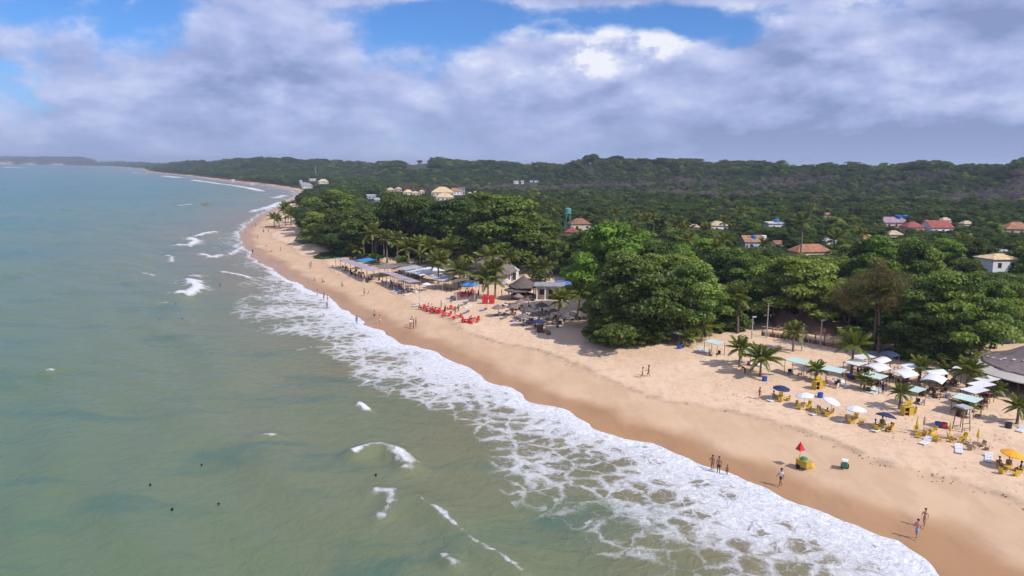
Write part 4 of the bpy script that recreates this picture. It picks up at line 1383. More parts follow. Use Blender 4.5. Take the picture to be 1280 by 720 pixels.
WHITE = [(1060, 450, 1080.5, 455, .0, 'flat white awning beside the dark palm trunk'), (1073, 443, 1086, 448, .0, 'small flat white awning under the casuarina tree'), (1083, 456, 1106, 463, .35, 'widest arched white awning'),
         (1092, 449, 1108, 453, .3, 'arched white awning between the widest awning and the navy awning'), (1117, 463, 1140, 471, .35, 'arched white awning beside the young palm under the wide almond tree'),
         (1125, 456, 1142, 461, .3, 'small arched white awning at the foot of the wide almond tree'), (1153, 472, 1181, 477, .35, 'arched white awning between two stout palms'),
         (1162, 463, 1174, 469, .3, 'small arched white awning behind the awning between two stout palms'), (1186, 459, 1194, 462, .0, 'tiny white awning behind the stout palms'),
         (1209, 484, 1228, 490, .0, 'lowest of three stepped white awnings beside the curved beige awning'), (1218, 477, 1236, 483, .0, 'middle one of three stepped white awnings'), (1226, 471, 1242, 476, .0, 'innermost of three stepped white awnings at the thatched restaurant')]
for g in WHITE:
    c, rz, L = sheet_tent(*g[:4], 'canvas_white', g[5], None, 2.35, arch=g[4], name='white_awning', zo=2.3, post_mat='wood_dark')
    rg = random.Random(int(g[0]))
    for k in range(2):
        q = Vector((c.x + rg.uniform(-.8, .8), c.y + rg.uniform(-1.0, .4), 0))
        place('wooden_table', [pt('table', FAR_TABLE, 'wood')], 'brown wooden table in the shade of the white awnings', 'table', 'tables under the white awnings', drop(q), rg.uniform(0, 1.5))
        for _ in range(2):
            q2 = drop((q.x + rg.uniform(-.9, .9), q.y + rg.uniform(-.9, .9)))
            place('wooden_chair', [pt('chair', FAR_CHAIR, 'wood_dark')], 'dark wooden chair in the shade of the white awnings', 'chair', 'chairs under the white awnings', q2, rg.uniform(0, 6.28))
sheet_tent(1099, 441, 1119, 446, 'canvas_navy', 'arched navy awning at the foot of the almond trees', None, 2.0, arch=.3, name='navy_awning', zo=2.3)
sheet_tent(1083, 440, 1092, 442.5, 'canvas_navy', 'small navy awning under the casuarina tree', None, 1.8, name='navy_awning', zo=2.3)

# ---- umbrella sets on the open sand
YC, YT = 'yellow plastic chair', 'yellow plastic table'
p = umbrella(977, 484, 21, 'canvas_navy', 'open navy umbrella beside the person in a red top', tilt=(.05, .05))
s1 = ring_set(p, 4, 'yellow', 'yellow', YC + ' under the navy umbrella beside the person in a red top', YT + ' under the navy umbrella beside the person in a red top', 'chairs under the first navy umbrella', None, 1)
person(s1[1][0], 'sit', s1[1][1], 'person in a dark top sitting under the navy umbrella near the blue bin', 'skin_tan', (('shirt', 'cl_navy'), ('shorts', 'cl_black')), z=0)
p = umbrella(1006, 493, 23, 'canvas_white', 'open white umbrella between the navy umbrella and the blue bin', tilt=(-.05, -.08))
ring_set(p, 4, 'yellow', 'yellow', YC + ' under the white umbrella next to the blue bin', YT + ' under the white umbrella next to the blue bin', 'chairs under the first white umbrella', None, 2)
p = umbrella(1040, 500, 22, 'canvas_white', 'open white umbrella tilted steeply beside the blue bin', tilt=(.18, .28))
s3 = ring_set(p + Vector((-.8, -.2, 0)), 4, 'yellow', 'yellow', YC + ' under the steeply tilted white umbrella', YT + ' under the steeply tilted white umbrella', 'chairs under the tilted umbrella', None, 3)
person(s3[0][0], 'sit', s3[0][1], 'person in swimwear sitting under the steeply tilted white umbrella', 'skin_tan', (('brief', 'cl_red'), ('top', 'cl_red')), ('long_hair', 'hair_brown'))
person(s3[1][0], 'sit', s3[1][1], 'bare-chested person sitting under the steeply tilted white umbrella', 'skin_dark', (('shorts', 'cl_khaki'),))
p = umbrella(1070, 510, 26, 'canvas_white', 'widest open white umbrella with yellow chairs beneath, beside a white lounger', tilt=(-.04, .05))
ring_set(p, 4, 'yellow', 'yellow', YC + ' under the widest white umbrella', YT + ' under the widest white umbrella', 'chairs under the widest umbrella', None, 4)
p = umbrella(1108, 518, 25, 'canvas_navy', 'tilted navy umbrella over three seated people', tilt=(-.15, .22))
s5 = ring_set(p + Vector((-.3, -.1, 0)), 5, 'yellow', 'yellow', YC + ' under the tilted navy umbrella', YT + ' under the tilted navy umbrella', 'chairs under the tilted navy umbrella', None, 5)
person(s5[0][0], 'sit', s5[0][1], 'bare-chested person sitting under the tilted navy umbrella', 'skin_dark', (('shorts', 'cl_black'),))
person(s5[2][0], 'sit', s5[2][1], 'person in a dark bikini sitting under the tilted navy umbrella', 'skin_tan', (('brief', 'cl_black'), ('top', 'cl_black')), ('long_hair', 'hair_dark'))
person(s5[3][0], 'sit', s5[3][1], 'person in a brown shirt sitting under the tilted navy umbrella', 'skin_dark', (('shirt', 'cl_khaki'), ('shorts', 'cl_black')))
p = closed_umbrella(1145, 545, 'yellow', 'folded yellow umbrella with a brown tip, one of a pair over pale tables')
ring_set(p + Vector((.2, -.35, 0)), 3, 'yellow', 'wood_pale', YC + ' around the pair of folded umbrellas', 'pale table beside the pair of folded umbrellas', 'chairs at the pair of folded umbrellas', 'tables at the pair of folded umbrellas', 6)
p = closed_umbrella(1154, 543, 'wood_pale', 'folded tan umbrella paired with the folded yellow one')
ring_set(p + Vector((.4, -.3, 0)), 2, 'yellow', 'wood_pale', YC + ' around the pair of folded umbrellas', 'pale table beside the pair of folded umbrellas', 'chairs at the pair of folded umbrellas', 'tables at the pair of folded umbrellas', 7)
p = closed_umbrella(1186, 551, 'yellow', 'folded yellow umbrella between two yellow chair groups, seaward of the lookout chair')
for dx, sd in ((-.95, 8), (.75, 9)):
    ring_set(p + Vector((dx, -.3, 0)), 3, 'yellow', 'wood_pale', YC + ' seaward of the lookout chair', 'pale table seaward of the lookout chair', 'chairs seaward of the lookout chair', 'tables seaward of the lookout chair', sd)
p = closed_umbrella(1221, 560, 'yellow', 'folded yellow umbrella beside the brown wooden table')
ring_set(p + Vector((-.35, -.45, 0)), 4, 'wood_pale', 'wood', 'pale wooden chair at the brown table by the folded umbrella', 'brown wooden table by the folded umbrella', 'pale wooden chairs at the brown table', None, 10)
p = umbrella(1266, 566, 27, 'canvas_orange', 'open orange yellow umbrella over a group of dark-clothed people', tilt=(.1, .12), zo=1.8)
s9 = ring_set(p + Vector((-.6, -.5, 0)), 5, 'yellow', 'yellow', YC + ' under the orange umbrella', YT + ' under the orange umbrella', 'chairs under the orange umbrella', None, 11, .9)
for k, (wr_, lb) in enumerate([((('shirt', 'cl_black'), ('shorts', 'cl_navy')), 'person in a black shirt sitting under the orange umbrella'), ((('brief', 'cl_red'), ('top', 'cl_red')), 'person in a red bikini sitting under the orange umbrella'), ((('shorts', 'cl_khaki'),), 'bare-chested person in khaki shorts sitting under the orange umbrella')]):
    person(s9[k + 1][0], 'sit', s9[k + 1][1], lb, ('skin_dark', 'skin_tan', 'skin_dark')[k], wr_)

WL = 'white plastic sun lounger with raised back '
for (a, lb) in [((958.5, 505, 973, 499), 'beside the navy umbrella near a red-clad walker'), ((993, 514, 1008, 508), 'seaward of the white umbrella by the blue bin'), ((1015, 521, 1027, 518), 'in front of the steeply tilted white umbrella'),
                ((1047.5, 530, 1063.5, 525), 'seaward of the widest white umbrella'), ((1090, 543.5, 1103, 536), 'in front of the tilted navy umbrella'), ((1149, 560, 1163, 551), 'beside the pair of folded umbrellas'),
                ((1198.5, 571.5, 1197.6, 560), 'seaward of the lookout chair'), ((1235, 583, 1236, 571), 'next to the orange umbrella'), ((1272, 544, 1281, 536), 'beside the palm with the dark pot'),
                ((1060.5, 487, 1051, 481), 'behind the red white folding chairs'), ((1084, 494, 1096, 490), 'at the foot of the young palm, doubled up'), ((1088, 495, 1101, 491), 'pushed against the doubled one'),
                ((867, 441, 878, 437), 'beside the small blue drum'), ((874, 443, 884, 439), 'under the edge of the pale green sheet'), ((962, 463, 948, 460), 'behind the palm with feathery dark fronds'),
                ((1161, 500, 1169, 497), 'in the shade beside the long green sheet')]:
    lounger(*a, WL + lb)

# ---- drums, bins
DRUM = MB().lathe([(.02, 0), (.27, 0), (.29, .05), (.29, .28), (.30, .30), (.29, .32), (.29, .58), (.31, .62), (.31, .68), (.27, .68), (.26, .60), (.02, .60)], 14).mesh('drum')
for (u, v, mt, lb) in [(849, 437.5, 'blue', 'small blue drum on the sand beside two white loungers'), (955.5, 478, 'blue', 'blue drum in front of the feathery palm'), (1025, 498.5, 'blue', 'blue drum between two white umbrellas'), (1062, 474.5, 'blue', 'blue drum at the dark palm trunk'),
                       (1172, 536, 'blue', 'blue tub on the sand beside the lookout chair'), (1179.5, 537, 'cl_red', 'low red tub next to the blue tub'), (1260, 537, 'dark', 'dark pot on the sand beside a palm'), (1184, 500, 'grey_cushion', 'grey blue drum in the shade by the long green sheet')]:
    place('drum', [pt('drum', DRUM, mt)], lb, 'drum', None, P(u, v), s=1.15)

# ---- yellow cupboards with chairs piled on them
def cupboard(u, v, label, lab2, rz=0.4):
    p = P(u, v)
    body = MB().box((0, .33, .62), (1.25, .06, 1.24)).box((-.6, 0, .62), (.06, .7, 1.24)).box((.6, 0, .62), (.06, .7, 1.24)).box((0, 0, .03), (1.25, .7, .06)).mesh('cupboard_case')
    place('yellow_cupboard', [pt('case', body, 'yellow_dull'), pt('top', MB().box((0, 0, 1.27), (1.35, .8, .06)).mesh('cupboard_top'), 'yellow_dull'), pt('shelf', MB().box((0, 0, .66), (1.14, .66, .04)).mesh('cupboard_shelf'), 'wood_pale'),
                              pt('door', MB().box((.30, -.34, .64), (.56, .05, 1.10)).mesh('cupboard_door'), 'yellow_dull')], label, 'cupboard', None, p, rz)
    rg = random.Random(int(u))
    for k in range(3):
        q = p + Vector((math.cos(rz) * (-.3 + .3 * k), math.sin(rz) * (-.3 + .3 * k), 1.30 + .02 * k))
        c = place('plastic_chair', chair_parts('yellow'), lab2, 'chair', lab2.replace('yellow plastic chair', 'chairs'), q, rz + rg.uniform(-.4, .4), .75)
    for k in range(3):
        q = drop(p + Vector((math.cos(rz) * .95, math.sin(rz) * .95, 0)), .0)
        q.z += .13 * k
        place('plastic_chair', chair_parts('yellow'), lab2.replace('piled on', 'stacked beside'), 'chair', lab2.replace('yellow plastic chair piled on', 'chairs stacked beside'), q, rz + 1.2)


cupboard(1021, 488, 'yellow wooden cupboard beside the young palm and red white folding chairs', 'yellow plastic chair piled on the cupboard by the young palm', .5)
cupboard(1133, 521, 'yellow open-fronted cupboard beside the stout palm', 'yellow plastic chair piled on the cupboard by the stout palm', .25)
rg = random.Random(8)
for k in range(6):
    q = P(1034 + (k % 3) * 5.5, 484 - (k // 3) * 5 + (k % 3) * 1.5)
    place('folding_chair', [pt('chair', FAR_CHAIR, 'cl_pink' if k % 2 else 'white')], 'pink folding chair beside the yellow cupboard' if k % 2 else 'white folding chair beside the yellow cupboard', 'chair',
          'pink folding chairs by the cupboard' if k % 2 else 'white folding chairs by the cupboard', q, rg.uniform(0, 6))

# ---- lookout chair
p = P(1201, 540)
parts = []
for i in (-1, 1):
    for j in (-1, 1):
        parts.append(pt('leg', MB().tube([(i * .62, j * .62, -.2), (i * .42, j * .42, 2.75)], .05, 5).mesh('lookout_leg'), 'wood'))
parts.append(pt('seat_box', MB().box((0, 0, 1.75), (.95, .95, .08)).box((0, .45, 2.05), (.95, .05, .6)).mesh('lookout_seat'), 'wood_dark'))
for z in (.55, 1.1):
    parts.append(pt('rung', MB().box((0, -.55 + .06 * z, z), (1.15 - .12 * z, .05, .07)).mesh('lookout_rung'), 'wood'))
parts.append(pt('rung', MB().box((0, .55, .55), (1.1, .05, .07)).mesh('lookout_rung'), 'wood'))
parts.append(pt('roof', MB().box((0, 0, 2.85), (1.35, 1.35, .10)).box((0, 0, 2.93), (1.2, 1.2, .06)).mesh('lookout_roof'), 'w_grey'))
place('lookout_chair', parts, 'tall wooden lookout chair with a grey roof on four legs', 'lookout chair', None, p, .35)

# ---- vendor carts by the water
WHEEL = MB().lathe([(.05, -.05), (.22, -.05), (.24, 0), (.22, .05), (.05, .05)], 12).mesh('cart_wheel')
p = P(1004, 586)
place('vendor_cart', [pt('box', MB().box((0, 0, .62), (.85, 1.2, .66)).box((0, 0, .97), (.92, 1.28, .05)).mesh('cart_box'), 'yellow_dull'), pt('wheel', WHEEL, 'tyre', (.5, .3, .24), (0, math.pi / 2, 0)), pt('wheel', WHEEL, 'tyre', (-.5, .3, .24), (0, math.pi / 2, 0)),
                      pt('handle', MB().tube([(-.35, -.55, .8), (-.35, -1.05, .95), (.35, -1.05, .95), (.35, -.55, .8)], .025, 5).mesh('cart_handle'), 'metal'), pt('fruit_pile', MB().lathe([(.38, .99), (.36, 1.10), (.22, 1.22), (.02, 1.28)], 9, jag=.25, seed=3).mesh('cart_pile'), 'leaf_bright_plain' if 'leaf_bright_plain' in M else 'green_pl'),
                      pt('sack', MB().lathe([(.05, .0), (.27, .05), (.30, .3), (.22, .55), (.08, .62)], 9, (.75, -.35, 0), .15, 5).mesh('cart_sack'), 'yellow')],
      'yellow vendor cart with a green load, standing on the damp sand under a red parasol', 'cart', None, p, .6)
p2 = drop((p.x - .25, p.y + .45))
cone = MB()
n = 4
for (r, z) in ((.02, .78), (.46, 0.0), (.46, -.05)):
    for k in range(n):
        an = math.pi / 4 + 2 * math.pi * k / n
        cone.v.append((r * math.cos(an), r * math.sin(an), z))
for i in range(2):
    for k in range(n):
        a = i * n + k; b = i * n + (k + 1) % n
        cone.f.append((a, b, b + n, a + n))
place('red_parasol', [pt('pole', MB().tube([(0, 0, -.2), (0, 0, 2.55)], .025, 5).mesh('parasol_pole'), 'wood_pale'), pt('canopy', cone.mesh('parasol_canopy'), 'red', (0, 0, 1.85))], 'small pointed red parasol on a pole above the yellow vendor cart', 'parasol', None, p2, .4)
p = P(1055.5, 586)
place('cool_box_cart', [pt('box', MB().box((0, 0, .58), (.55, .8, .5)).mesh('cool_box'), 'green_pl'), pt('lid', MB().box((0, 0, .86), (.58, .84, .07)).mesh('cool_lid'), 'white'), pt('wheel', WHEEL, 'tyre', (.32, .2, .24), (0, math.pi / 2, 0)), pt('wheel', WHEEL, 'tyre', (-.32, .2, .24), (0, math.pi / 2, 0)),
                        pt('handle', MB().tube([(-.22, -.4, .6), (-.22, -.75, 1.1), (.22, -.75, 1.1), (.22, -.4, .6)], .02, 5).mesh('cool_handle'), 'metal')], 'green cool box cart with a white lid on the sand', 'cart', None, p, -.5)

# ---- people on the near beach
B2 = (('brief', 'cl_black'), ('top', 'cl_black'))
person(P(949, 501), 'walk', 1.7, 'person in a red top and red shorts walking past the navy umbrella', 'skin_tan', (('shirt', 'cl_red'), ('shorts', 'cl_red')))
person(P(803, 474), 'walk', 1.2, 'shorter one of two bare-chested people strolling on the dry sand', 'skin_tan', (('shorts', 'cl_khaki'),), h=1.68)
person(P(810.5, 472.5), 'walk', 1.3, 'taller one of two people strolling on the dry sand, in dark swimwear', 'skin_dark', (('brief', 'cl_black'), ('top', 'cl_green')), ('long_hair', 'hair_dark'), h=1.8)
person(P(890, 588.5), 'akimbo', 2.6, 'person in a dark bikini standing at the edge of the surf', 'skin_dark', B2, ('long_hair', 'hair_dark'), 1.62)
person(P(898, 592.5), 'stand', 2.8, 'tall person in black trunks standing between a bikini wearer and a child', 'skin_dark', (('shorts', 'cl_black'), ('top', 'cl_khaki')), h=1.8)
person(P(908.5, 595), 'stand', 2.4, 'small child standing on the wet sand', 'skin_dark', (('brief', 'cl_khaki'),), h=1.15)
person(P(975.5, 608), 'walk', 1.9, 'person in a loose white shirt and dark shorts walking on the damp sand', 'skin_dark', (('shirt', 'cl_white'), ('shorts', 'cl_navy')), h=1.78)
person(P(1145.5, 674), 'walk', 2.2, 'person in light blue shorts and pale pink shirt walking along the wet sand', 'skin_tan', (('shorts', 'cl_lightblue'), ('shirt', 'cl_pink')), h=1.72)
person(P(1155, 659), 'walk', 2.3, 'person in a red bikini walking beside the one in light blue shorts', 'skin_tan', (('brief', 'cl_red'), ('top', 'cl_red')), ('long_hair', 'hair_dark'), 1.66)
person(P(931, 469), 'bend', .9, 'dark-clothed person bending under the stout palm', 'skin_dark', (('shirt', 'cl_black'), ('shorts', 'cl_black')))
person(P(1103, 494), 'stand', 2.0, 'person in navy standing among the wooden tables', 'skin_dark', (('shirt', 'cl_navy'), ('shorts', 'cl_navy')))


# ------------------------------------------------------------------ beach club
def long_roof(corners, label, zo=2.8):
    """corners seen in the photograph (seaward-near, landward...) at roof height"""
    pts = [P(u, v, zo) for u, v in corners]
    c = sum(pts, Vector()) / 4
    z0 = hz_at(c.x, c.y)
    root = empty('shade_roof', (c.x, c.y, z0))
    a, b, d, e = [p - c for p in pts]       # a-b one short end, d-e the other
    for q in (a, b, d, e):
        q.z = 0
    n = 8
    for k in range(n):                      # boarded sheets, one beside the other
        f0, f1 = k / n + .004, (k + 1) / n - .004
        p0 = a.lerp(e, f0); p1 = a.lerp(e, f1); q0 = b.lerp(d, f0); q1 = b.lerp(d, f1)
        mb = MB()
        zt = zo + .03 * ((k * 7) % 3)
        for z in (zt - .05, zt):
            for (q, dz) in ((p0, 0), (p1, 0), (q1, .18), (q0, .18)):
                mb.v.append((q.x, q.y, z + dz))
        mb.f += [(0, 3, 2, 1), (4, 5, 6, 7)] + [(i, (i + 1) % 4, 4 + (i + 1) % 4, 4 + i) for i in range(4)]
        link('roof_sheet', mb.mesh('roof_sheet'), M['canvas_mauve'], root)
    for k in range(7):
        for (s, t_) in ((a, e), (b, d)):
            q = s.lerp(t_, .02 + .96 * k / 6)
            q = q * .97
            g = hz_at(c.x + q.x, c.y + q.y) - z0
            link('post', MB().tube([(q.x, q.y, g - .2), (q.x, q.y, zo)], .06, 5).mesh('post'), M['wood_dark'], root)
    tag(root, label, 'shade roof', None)
    return pts


R1 = long_roof([(418, 322.6), (430, 323), (476, 338), (460, 339.5)], 'longer mauve grey shade roof of the beach club, next to the green creeper patch')
R2 = long_roof([(477, 340), (490, 340.6), (526, 352.5), (511, 354)], 'shorter mauve grey shade roof of the beach club, next to the white tents')
rg = random.Random(17)


def scatter_under(pts, n, spread, fn):
    for k in range(n):
        f = rg.random(); g = rg.uniform(*spread)
        p = (pts[0].lerp(pts[3], f)).lerp(pts[1].lerp(pts[2], f), g)
        fn(drop(p), k)


def club_chair(mt, lab, grp):
    return lambda p, k: place('club_chair', [pt('chair', FAR_CHAIR, mt)], lab, 'chair', grp, p, rg.uniform(0, 6.28))


scatter_under(R1, 26, (-.15, 1.0), club_chair('dark', 'dark chair in the shade of the longer shade roof', 'dark chairs under the longer roof'))
scatter_under(R1, 12, (.1, .9), lambda p, k: place('club_table', [pt('table', FAR_TABLE, 'wood_dark')], 'dark table in the shade of the longer shade roof', 'table', 'tables under the longer roof', p, rg.uniform(0, 1.5)))
scatter_under(R1, 5, (-.5, -.2), club_chair('white', 'white chair just outside the longer shade roof', 'white chairs outside the longer roof'))
scatter_under(R2, 24, (-.35, 1.1), club_chair('grey_cushion', 'grey chair in the shade of the shorter shade roof', 'grey chairs under the shorter roof'))
scatter_under(R2, 12, (-.5, .9), club_chair('white', 'white chair around the shorter shade roof', 'white chairs at the shorter roof'))
scatter_under(R2, 12, (-.2, .9), lambda p, k: place('club_table', [pt('table', FAR_TABLE, 'wood_dark')], 'dark table in the shade of the shorter shade roof', 'table', 'tables under the shorter roof', p, rg.uniform(0, 1.5)))
for k, (f, g) in enumerate([(.55, .2), (.7, .1), (.8, .3), (.93, -.1), (.3, .2), (.42, .0)]):
    for (R, nm) in ((R1, 'longer'), (R2, 'shorter')):
        p = drop((R[0].lerp(R[3], f)).lerp(R[1].lerp(R[2], f), g))
        if (k + (nm == 'longer')) % 2:
            person(p, 'sit', rg.uniform(0, 6.28), 'person sitting in the shade of the %s shade roof' % nm, ('skin_tan', 'skin_dark', 'skin_pale')[k % 3], (('shorts', ('cl_red', 'cl_navy', 'cl_white')[k % 3]), ('shirt', ('cl_white', 'cl_red', 'cl_black')[k % 3])), group='people sitting under the %s roof' % nm)
        else:
            person(p, 'stand', rg.uniform(0, 6.28), 'person standing in the shade of the %s shade roof' % nm, ('skin_tan', 'skin_dark', 'skin_pale')[k % 3], (('shorts', ('cl_red', 'cl_navy', 'cl_black')[k % 3]),), group='people standing under the %s roof' % nm)

sheet_tent(519, 337, 541, 341, 'canvas_white', 'large white tent sheet behind the shorter shade roof', None, 7.0, name='white_tent', zo=2.7, arch=.25, post_mat='metal')
sheet_tent(536, 341, 546, 343, 'canvas_white', 'small white tent sheet beside the large white tent sheet', None, 3.5, name='white_tent', zo=2.6, post_mat='metal')
sheet_tent(545, 346, 563, 349, 'w_grey', 'grey tent sheet between the white tents and the blue canopy', None, 4.5, name='grey_tent', zo=2.6, post_mat='metal')
sheet_tent(508, 333, 518, 336, 'w_grey', 'grey tent sheet behind the large white tent sheet', None, 5, name='grey_tent', zo=2.6, post_mat='metal')
for (q, lb) in [((476, 331, 490, 334.5), 'brown thatch canopy in the palm grove behind the longer shade roof'), ((498, 329, 511, 332), 'brown thatch canopy in the palm grove behind the grey tent sheet'), ((554, 336, 570, 340), 'brown thatch canopy between the tents and the thatched hall'), ((566, 348, 578, 351), 'low brown thatch canopy beside the bright blue canopy')]:
    cc, rz_, L_ = sheet_tent(*q, 'thatch_mauve', lb, None, 4.0, name='thatch_canopy', zo=2.7, post_mat='wood_dark')
    for k in range(5):
        place('wooden_chair', [pt('chair', FAR_CHAIR, 'wood_dark' if k % 2 else 'wood')], 'wooden chair under the brown thatch canopies of the grove', 'chair', 'wooden chairs in the grove', drop((cc.x + rg.uniform(-2.5, 2.5), cc.y + rg.uniform(-3, 3))), rg.uniform(0, 6))
for (u, v, w_, lb) in [(533, 352, 12, 'square white umbrella at the seaward corner of the white tents'), (505, 345, 10, 'white umbrella behind the middle of the shorter shade roof'), (516, 347.5, 10, 'white umbrella behind the near end of the shorter shade roof')]:
    umbrella(u, v, w_, 'canvas_white', lb, zo=2.3)
sheet_tent(449, 327, 466, 322.5, 'canvas_blue', 'blue tarpaulin behind the longer shade roof', None, 3.0, name='blue_tarpaulin', zo=2.4)
sheet_tent(580, 355, 595, 356.5, 'canvas_blue', 'bright blue canopy under the palms', None, 2.8, name='blue_canopy', zo=2.3)
for (u, v) in ((580, 372), (585, 370), (590, 367), (577, 369)):
    ring_set(P(u, v), 3, 'red', 'red', 'red chair beneath the bright blue canopy', 'red table beneath the bright blue canopy', 'red chairs at the blue canopy', 'red tables at the blue canopy', int(u), far=True)
# red plastic chairs stored in tall stacks
for (u, lb) in ((604.5, 'red plastic chair in the taller stack under the palms'), (613, 'red plastic chair in the shorter stack under the palms')):
    p = P(u, 381)
    for col in range(2):
        for k in range(9 if u < 610 else 8):
            q = p + Vector((col * .55, 0, k * .17))
            place('plastic_chair', [pt('chair', FAR_CHAIR, 'red')], lb, 'chair', lb.replace('red plastic chair', 'chairs'), q, .3)
# rows of red sets
RED = [(530, 387), (537, 389), (544, 391), (550, 392), (559, 396), (565, 388), (571, 399), (583, 404), (590, 405), (593, 402)]
for k, (u, v) in enumerate(RED):
    st = ring_set(P(u, v), 4, 'red', 'red', 'red plastic chair in the rows of red tables on the sand', 'red plastic table in the rows on the sand', 'red chairs in rows', 'red tables in rows', k, .85, far=True)
    if k in (0, 1, 2, 3, 7, 8):
        for j in (0, 2):
            person(st[j][0], 'sit', st[j][1], 'person sitting at the rows of red tables', ('skin_tan', 'skin_pale', 'skin_dark')[(j + k) % 3], (('shorts', ('cl_navy', 'cl_red', 'cl_black', 'cl_white')[(k + j) % 4]), ('shirt', ('cl_black', 'cl_white', 'cl_navy', 'cl_red')[k % 4]))[:1 + k % 2], group='people at the red tables')
for (u, v, pz, lb, wr_) in [(551.5, 386, 'stand', 'person in khaki standing behind the red tables', (('shorts', 'cl_khaki'), ('shirt', 'cl_khaki'))), (556.5, 392, 'stand', 'person in black standing between the red tables', (('shorts', 'cl_black'), ('shirt', 'cl_black'))),
                            (569, 394, 'walk', 'person in green walking between the red tables', (('shorts', 'cl_black'), ('shirt', 'cl_green'))), (573, 391, 'stand', 'person in dark green standing behind the red tables', (('shorts', 'cl_green'), ('shirt', 'cl_green'))), (564, 380, 'walk', 'person in navy walking by the blue grey loungers', (('shorts', 'cl_navy'), ('shirt', 'cl_navy')))]:
    person(P(u, v), pz, rg.uniform(0, 6), lb, 'skin_dark', wr_)
for (a, mt, pd, lb) in [((488, 366, 498, 364), 'white', None, 'white lounger in front of the shorter shade roof'), ((492, 367.5, 501, 365.5), 'white', None, 'white lounger beside another in front of the shorter shade roof'), ((503, 371, 514, 368.5), 'white', None, 'white lounger seaward of the square white umbrella'),
                        ((516, 384, 526, 382), 'white', None, 'white lounger next to the rows of red tables'), ((558, 376, 567, 373), 'wood', 'blue_cushion', 'blue cushioned lounger between the white poles'), ((562, 379, 570, 375), 'wood', 'grey_cushion', 'grey cushioned lounger between the white poles'),
                        ((575, 384, 584, 381), 'wood', 'grey_cushion', 'grey cushioned lounger behind the red tables'), ((580, 380, 588, 378), 'wood', 'blue_cushion', 'blue cushioned lounger behind the red tables'), ((579, 386.5, 589, 384), 'white', None, 'white lounger behind the red tables'),
                        ((599, 391, 609, 388), 'wood', 'blue_cushion', 'blue cushioned lounger seaward of the red chair stacks'), ((579, 394, 586, 391), 'wood', 'blue_cushion', 'blue cushioned lounger at the end of the red tables'),
                        ((617, 396.5, 627, 393), 'wood', 'blue_cushion', 'blue cushioned lounger in the row before the thatched sunshades'), ((622, 397, 632, 394), 'wood', 'blue_cushion', 'blue cushioned lounger in the row before the thatched sunshades'), ((625, 401, 634, 397.5), 'wood', 'grey_cushion', 'grey cushioned lounger in the row before the thatched sunshades'),
                        ((638, 404, 648, 401), 'wood', 'blue_cushion', 'blue cushioned lounger in the row before the thatched sunshades'), ((651, 409, 661, 405.5), 'wood', 'blue_cushion', 'blue cushioned lounger in the row before the thatched sunshades'), ((657, 407.5, 667, 404.5), 'wood', 'blue_cushion', 'blue cushioned lounger in the row before the thatched sunshades'),
                        ((632, 391, 641, 388), 'wood', 'grey_cushion', 'grey cushioned lounger among the thatched sunshades'), ((684, 408, 692, 405), 'wood', 'grey_cushion', 'grey cushioned lounger near the brown handcart'), ((676, 405, 685, 402), 'wood', 'grey_cushion', 'grey cushioned lounger near the dark sunshade')]:
    grp = {'blue cushioned lounger in the row before the thatched sunshades': 'blue loungers before the sunshades'}.get(lb)
    lounger(*a, lb, grp, mt, pd, .45)
# thatched sunshades
STRAW = MB().lathe([(.02, .85), (.35, .60), (.80, .22), (1.12, -.04), (1.18, -.22), (1.08, -.14), (.5, .36), (.02, .60)], 18, jag=.10, seed=2).mesh('straw_cone')
SPOST = MB().tube([(0, 0, -.2), (0, 0, 2.5)], .06, 6).mesh('sunshade_post')
for (u, v, w_) in [(623, 382, 15), (641, 381, 14), (651, 375, 13), (661, 372, 14), (660, 385, 18), (677, 379, 16), (674, 390, 17), (655, 393, 15), (692, 387, 15), (706, 392, 14), (648, 368, 12)]:
    p = P(u, v, 2.3)
    s = w_ / 2 * proj(*p)[2] / F_PX / 1.15
    mt = 'thatch' if (u in (674, 677, 692, 660, 706)) else 'thatch_mauve'
    place('thatched_sunshade', [pt('post', SPOST, 'wood_dark'), pt('thatch', STRAW, mt, (0, 0, 1.95), (0, 0, u), (s * 1.08, s * 1.08, .72))], ('dark' if mt == 'thatch' else 'bleached grey') + ' thatched sunshade in the cluster before the round bar', 'sunshade',
          ('dark' if mt == 'thatch' else 'bleached') + ' thatched sunshades', p)
umbrella(673, 399, 17, 'canvas_navy', 'dark navy umbrella seaward of the thatched sunshades', zo=2.1)
for (u, v) in [(640, 395), (650, 398), (660, 396), (668, 402), (655, 403), (690, 400), (700, 405), (715, 402), (725, 400), (648, 388), (666, 388), (683, 392), (632, 385), (672, 410)]:
    ring_set(P(u, v), 3, 'wood_dark', 'white', 'dark wooden chair among the thatched sunshades', 'white table among the thatched sunshades', 'chairs among the sunshades', 'tables among the sunshades', int(u), .75, far=True)
for k, (u, v) in enumerate([(645, 392), (663, 392), (686, 401), (707, 402), (595, 378), (627, 372), (636, 370), (598, 372), (712, 404)]):
    person(P(u, v), 'stand' if k % 2 else 'walk', k, 'person standing among the thatched sunshades' if k % 2 else 'person walking among the thatched sunshades', ('skin_tan', 'skin_dark')[k % 2], (('shorts', ('cl_navy', 'cl_red', 'cl_white')[k % 3]), ('shirt', ('cl_white', 'cl_black', 'cl_navy')[k % 3])), group=('people standing' if k % 2 else 'people walking') + ' among the sunshades')
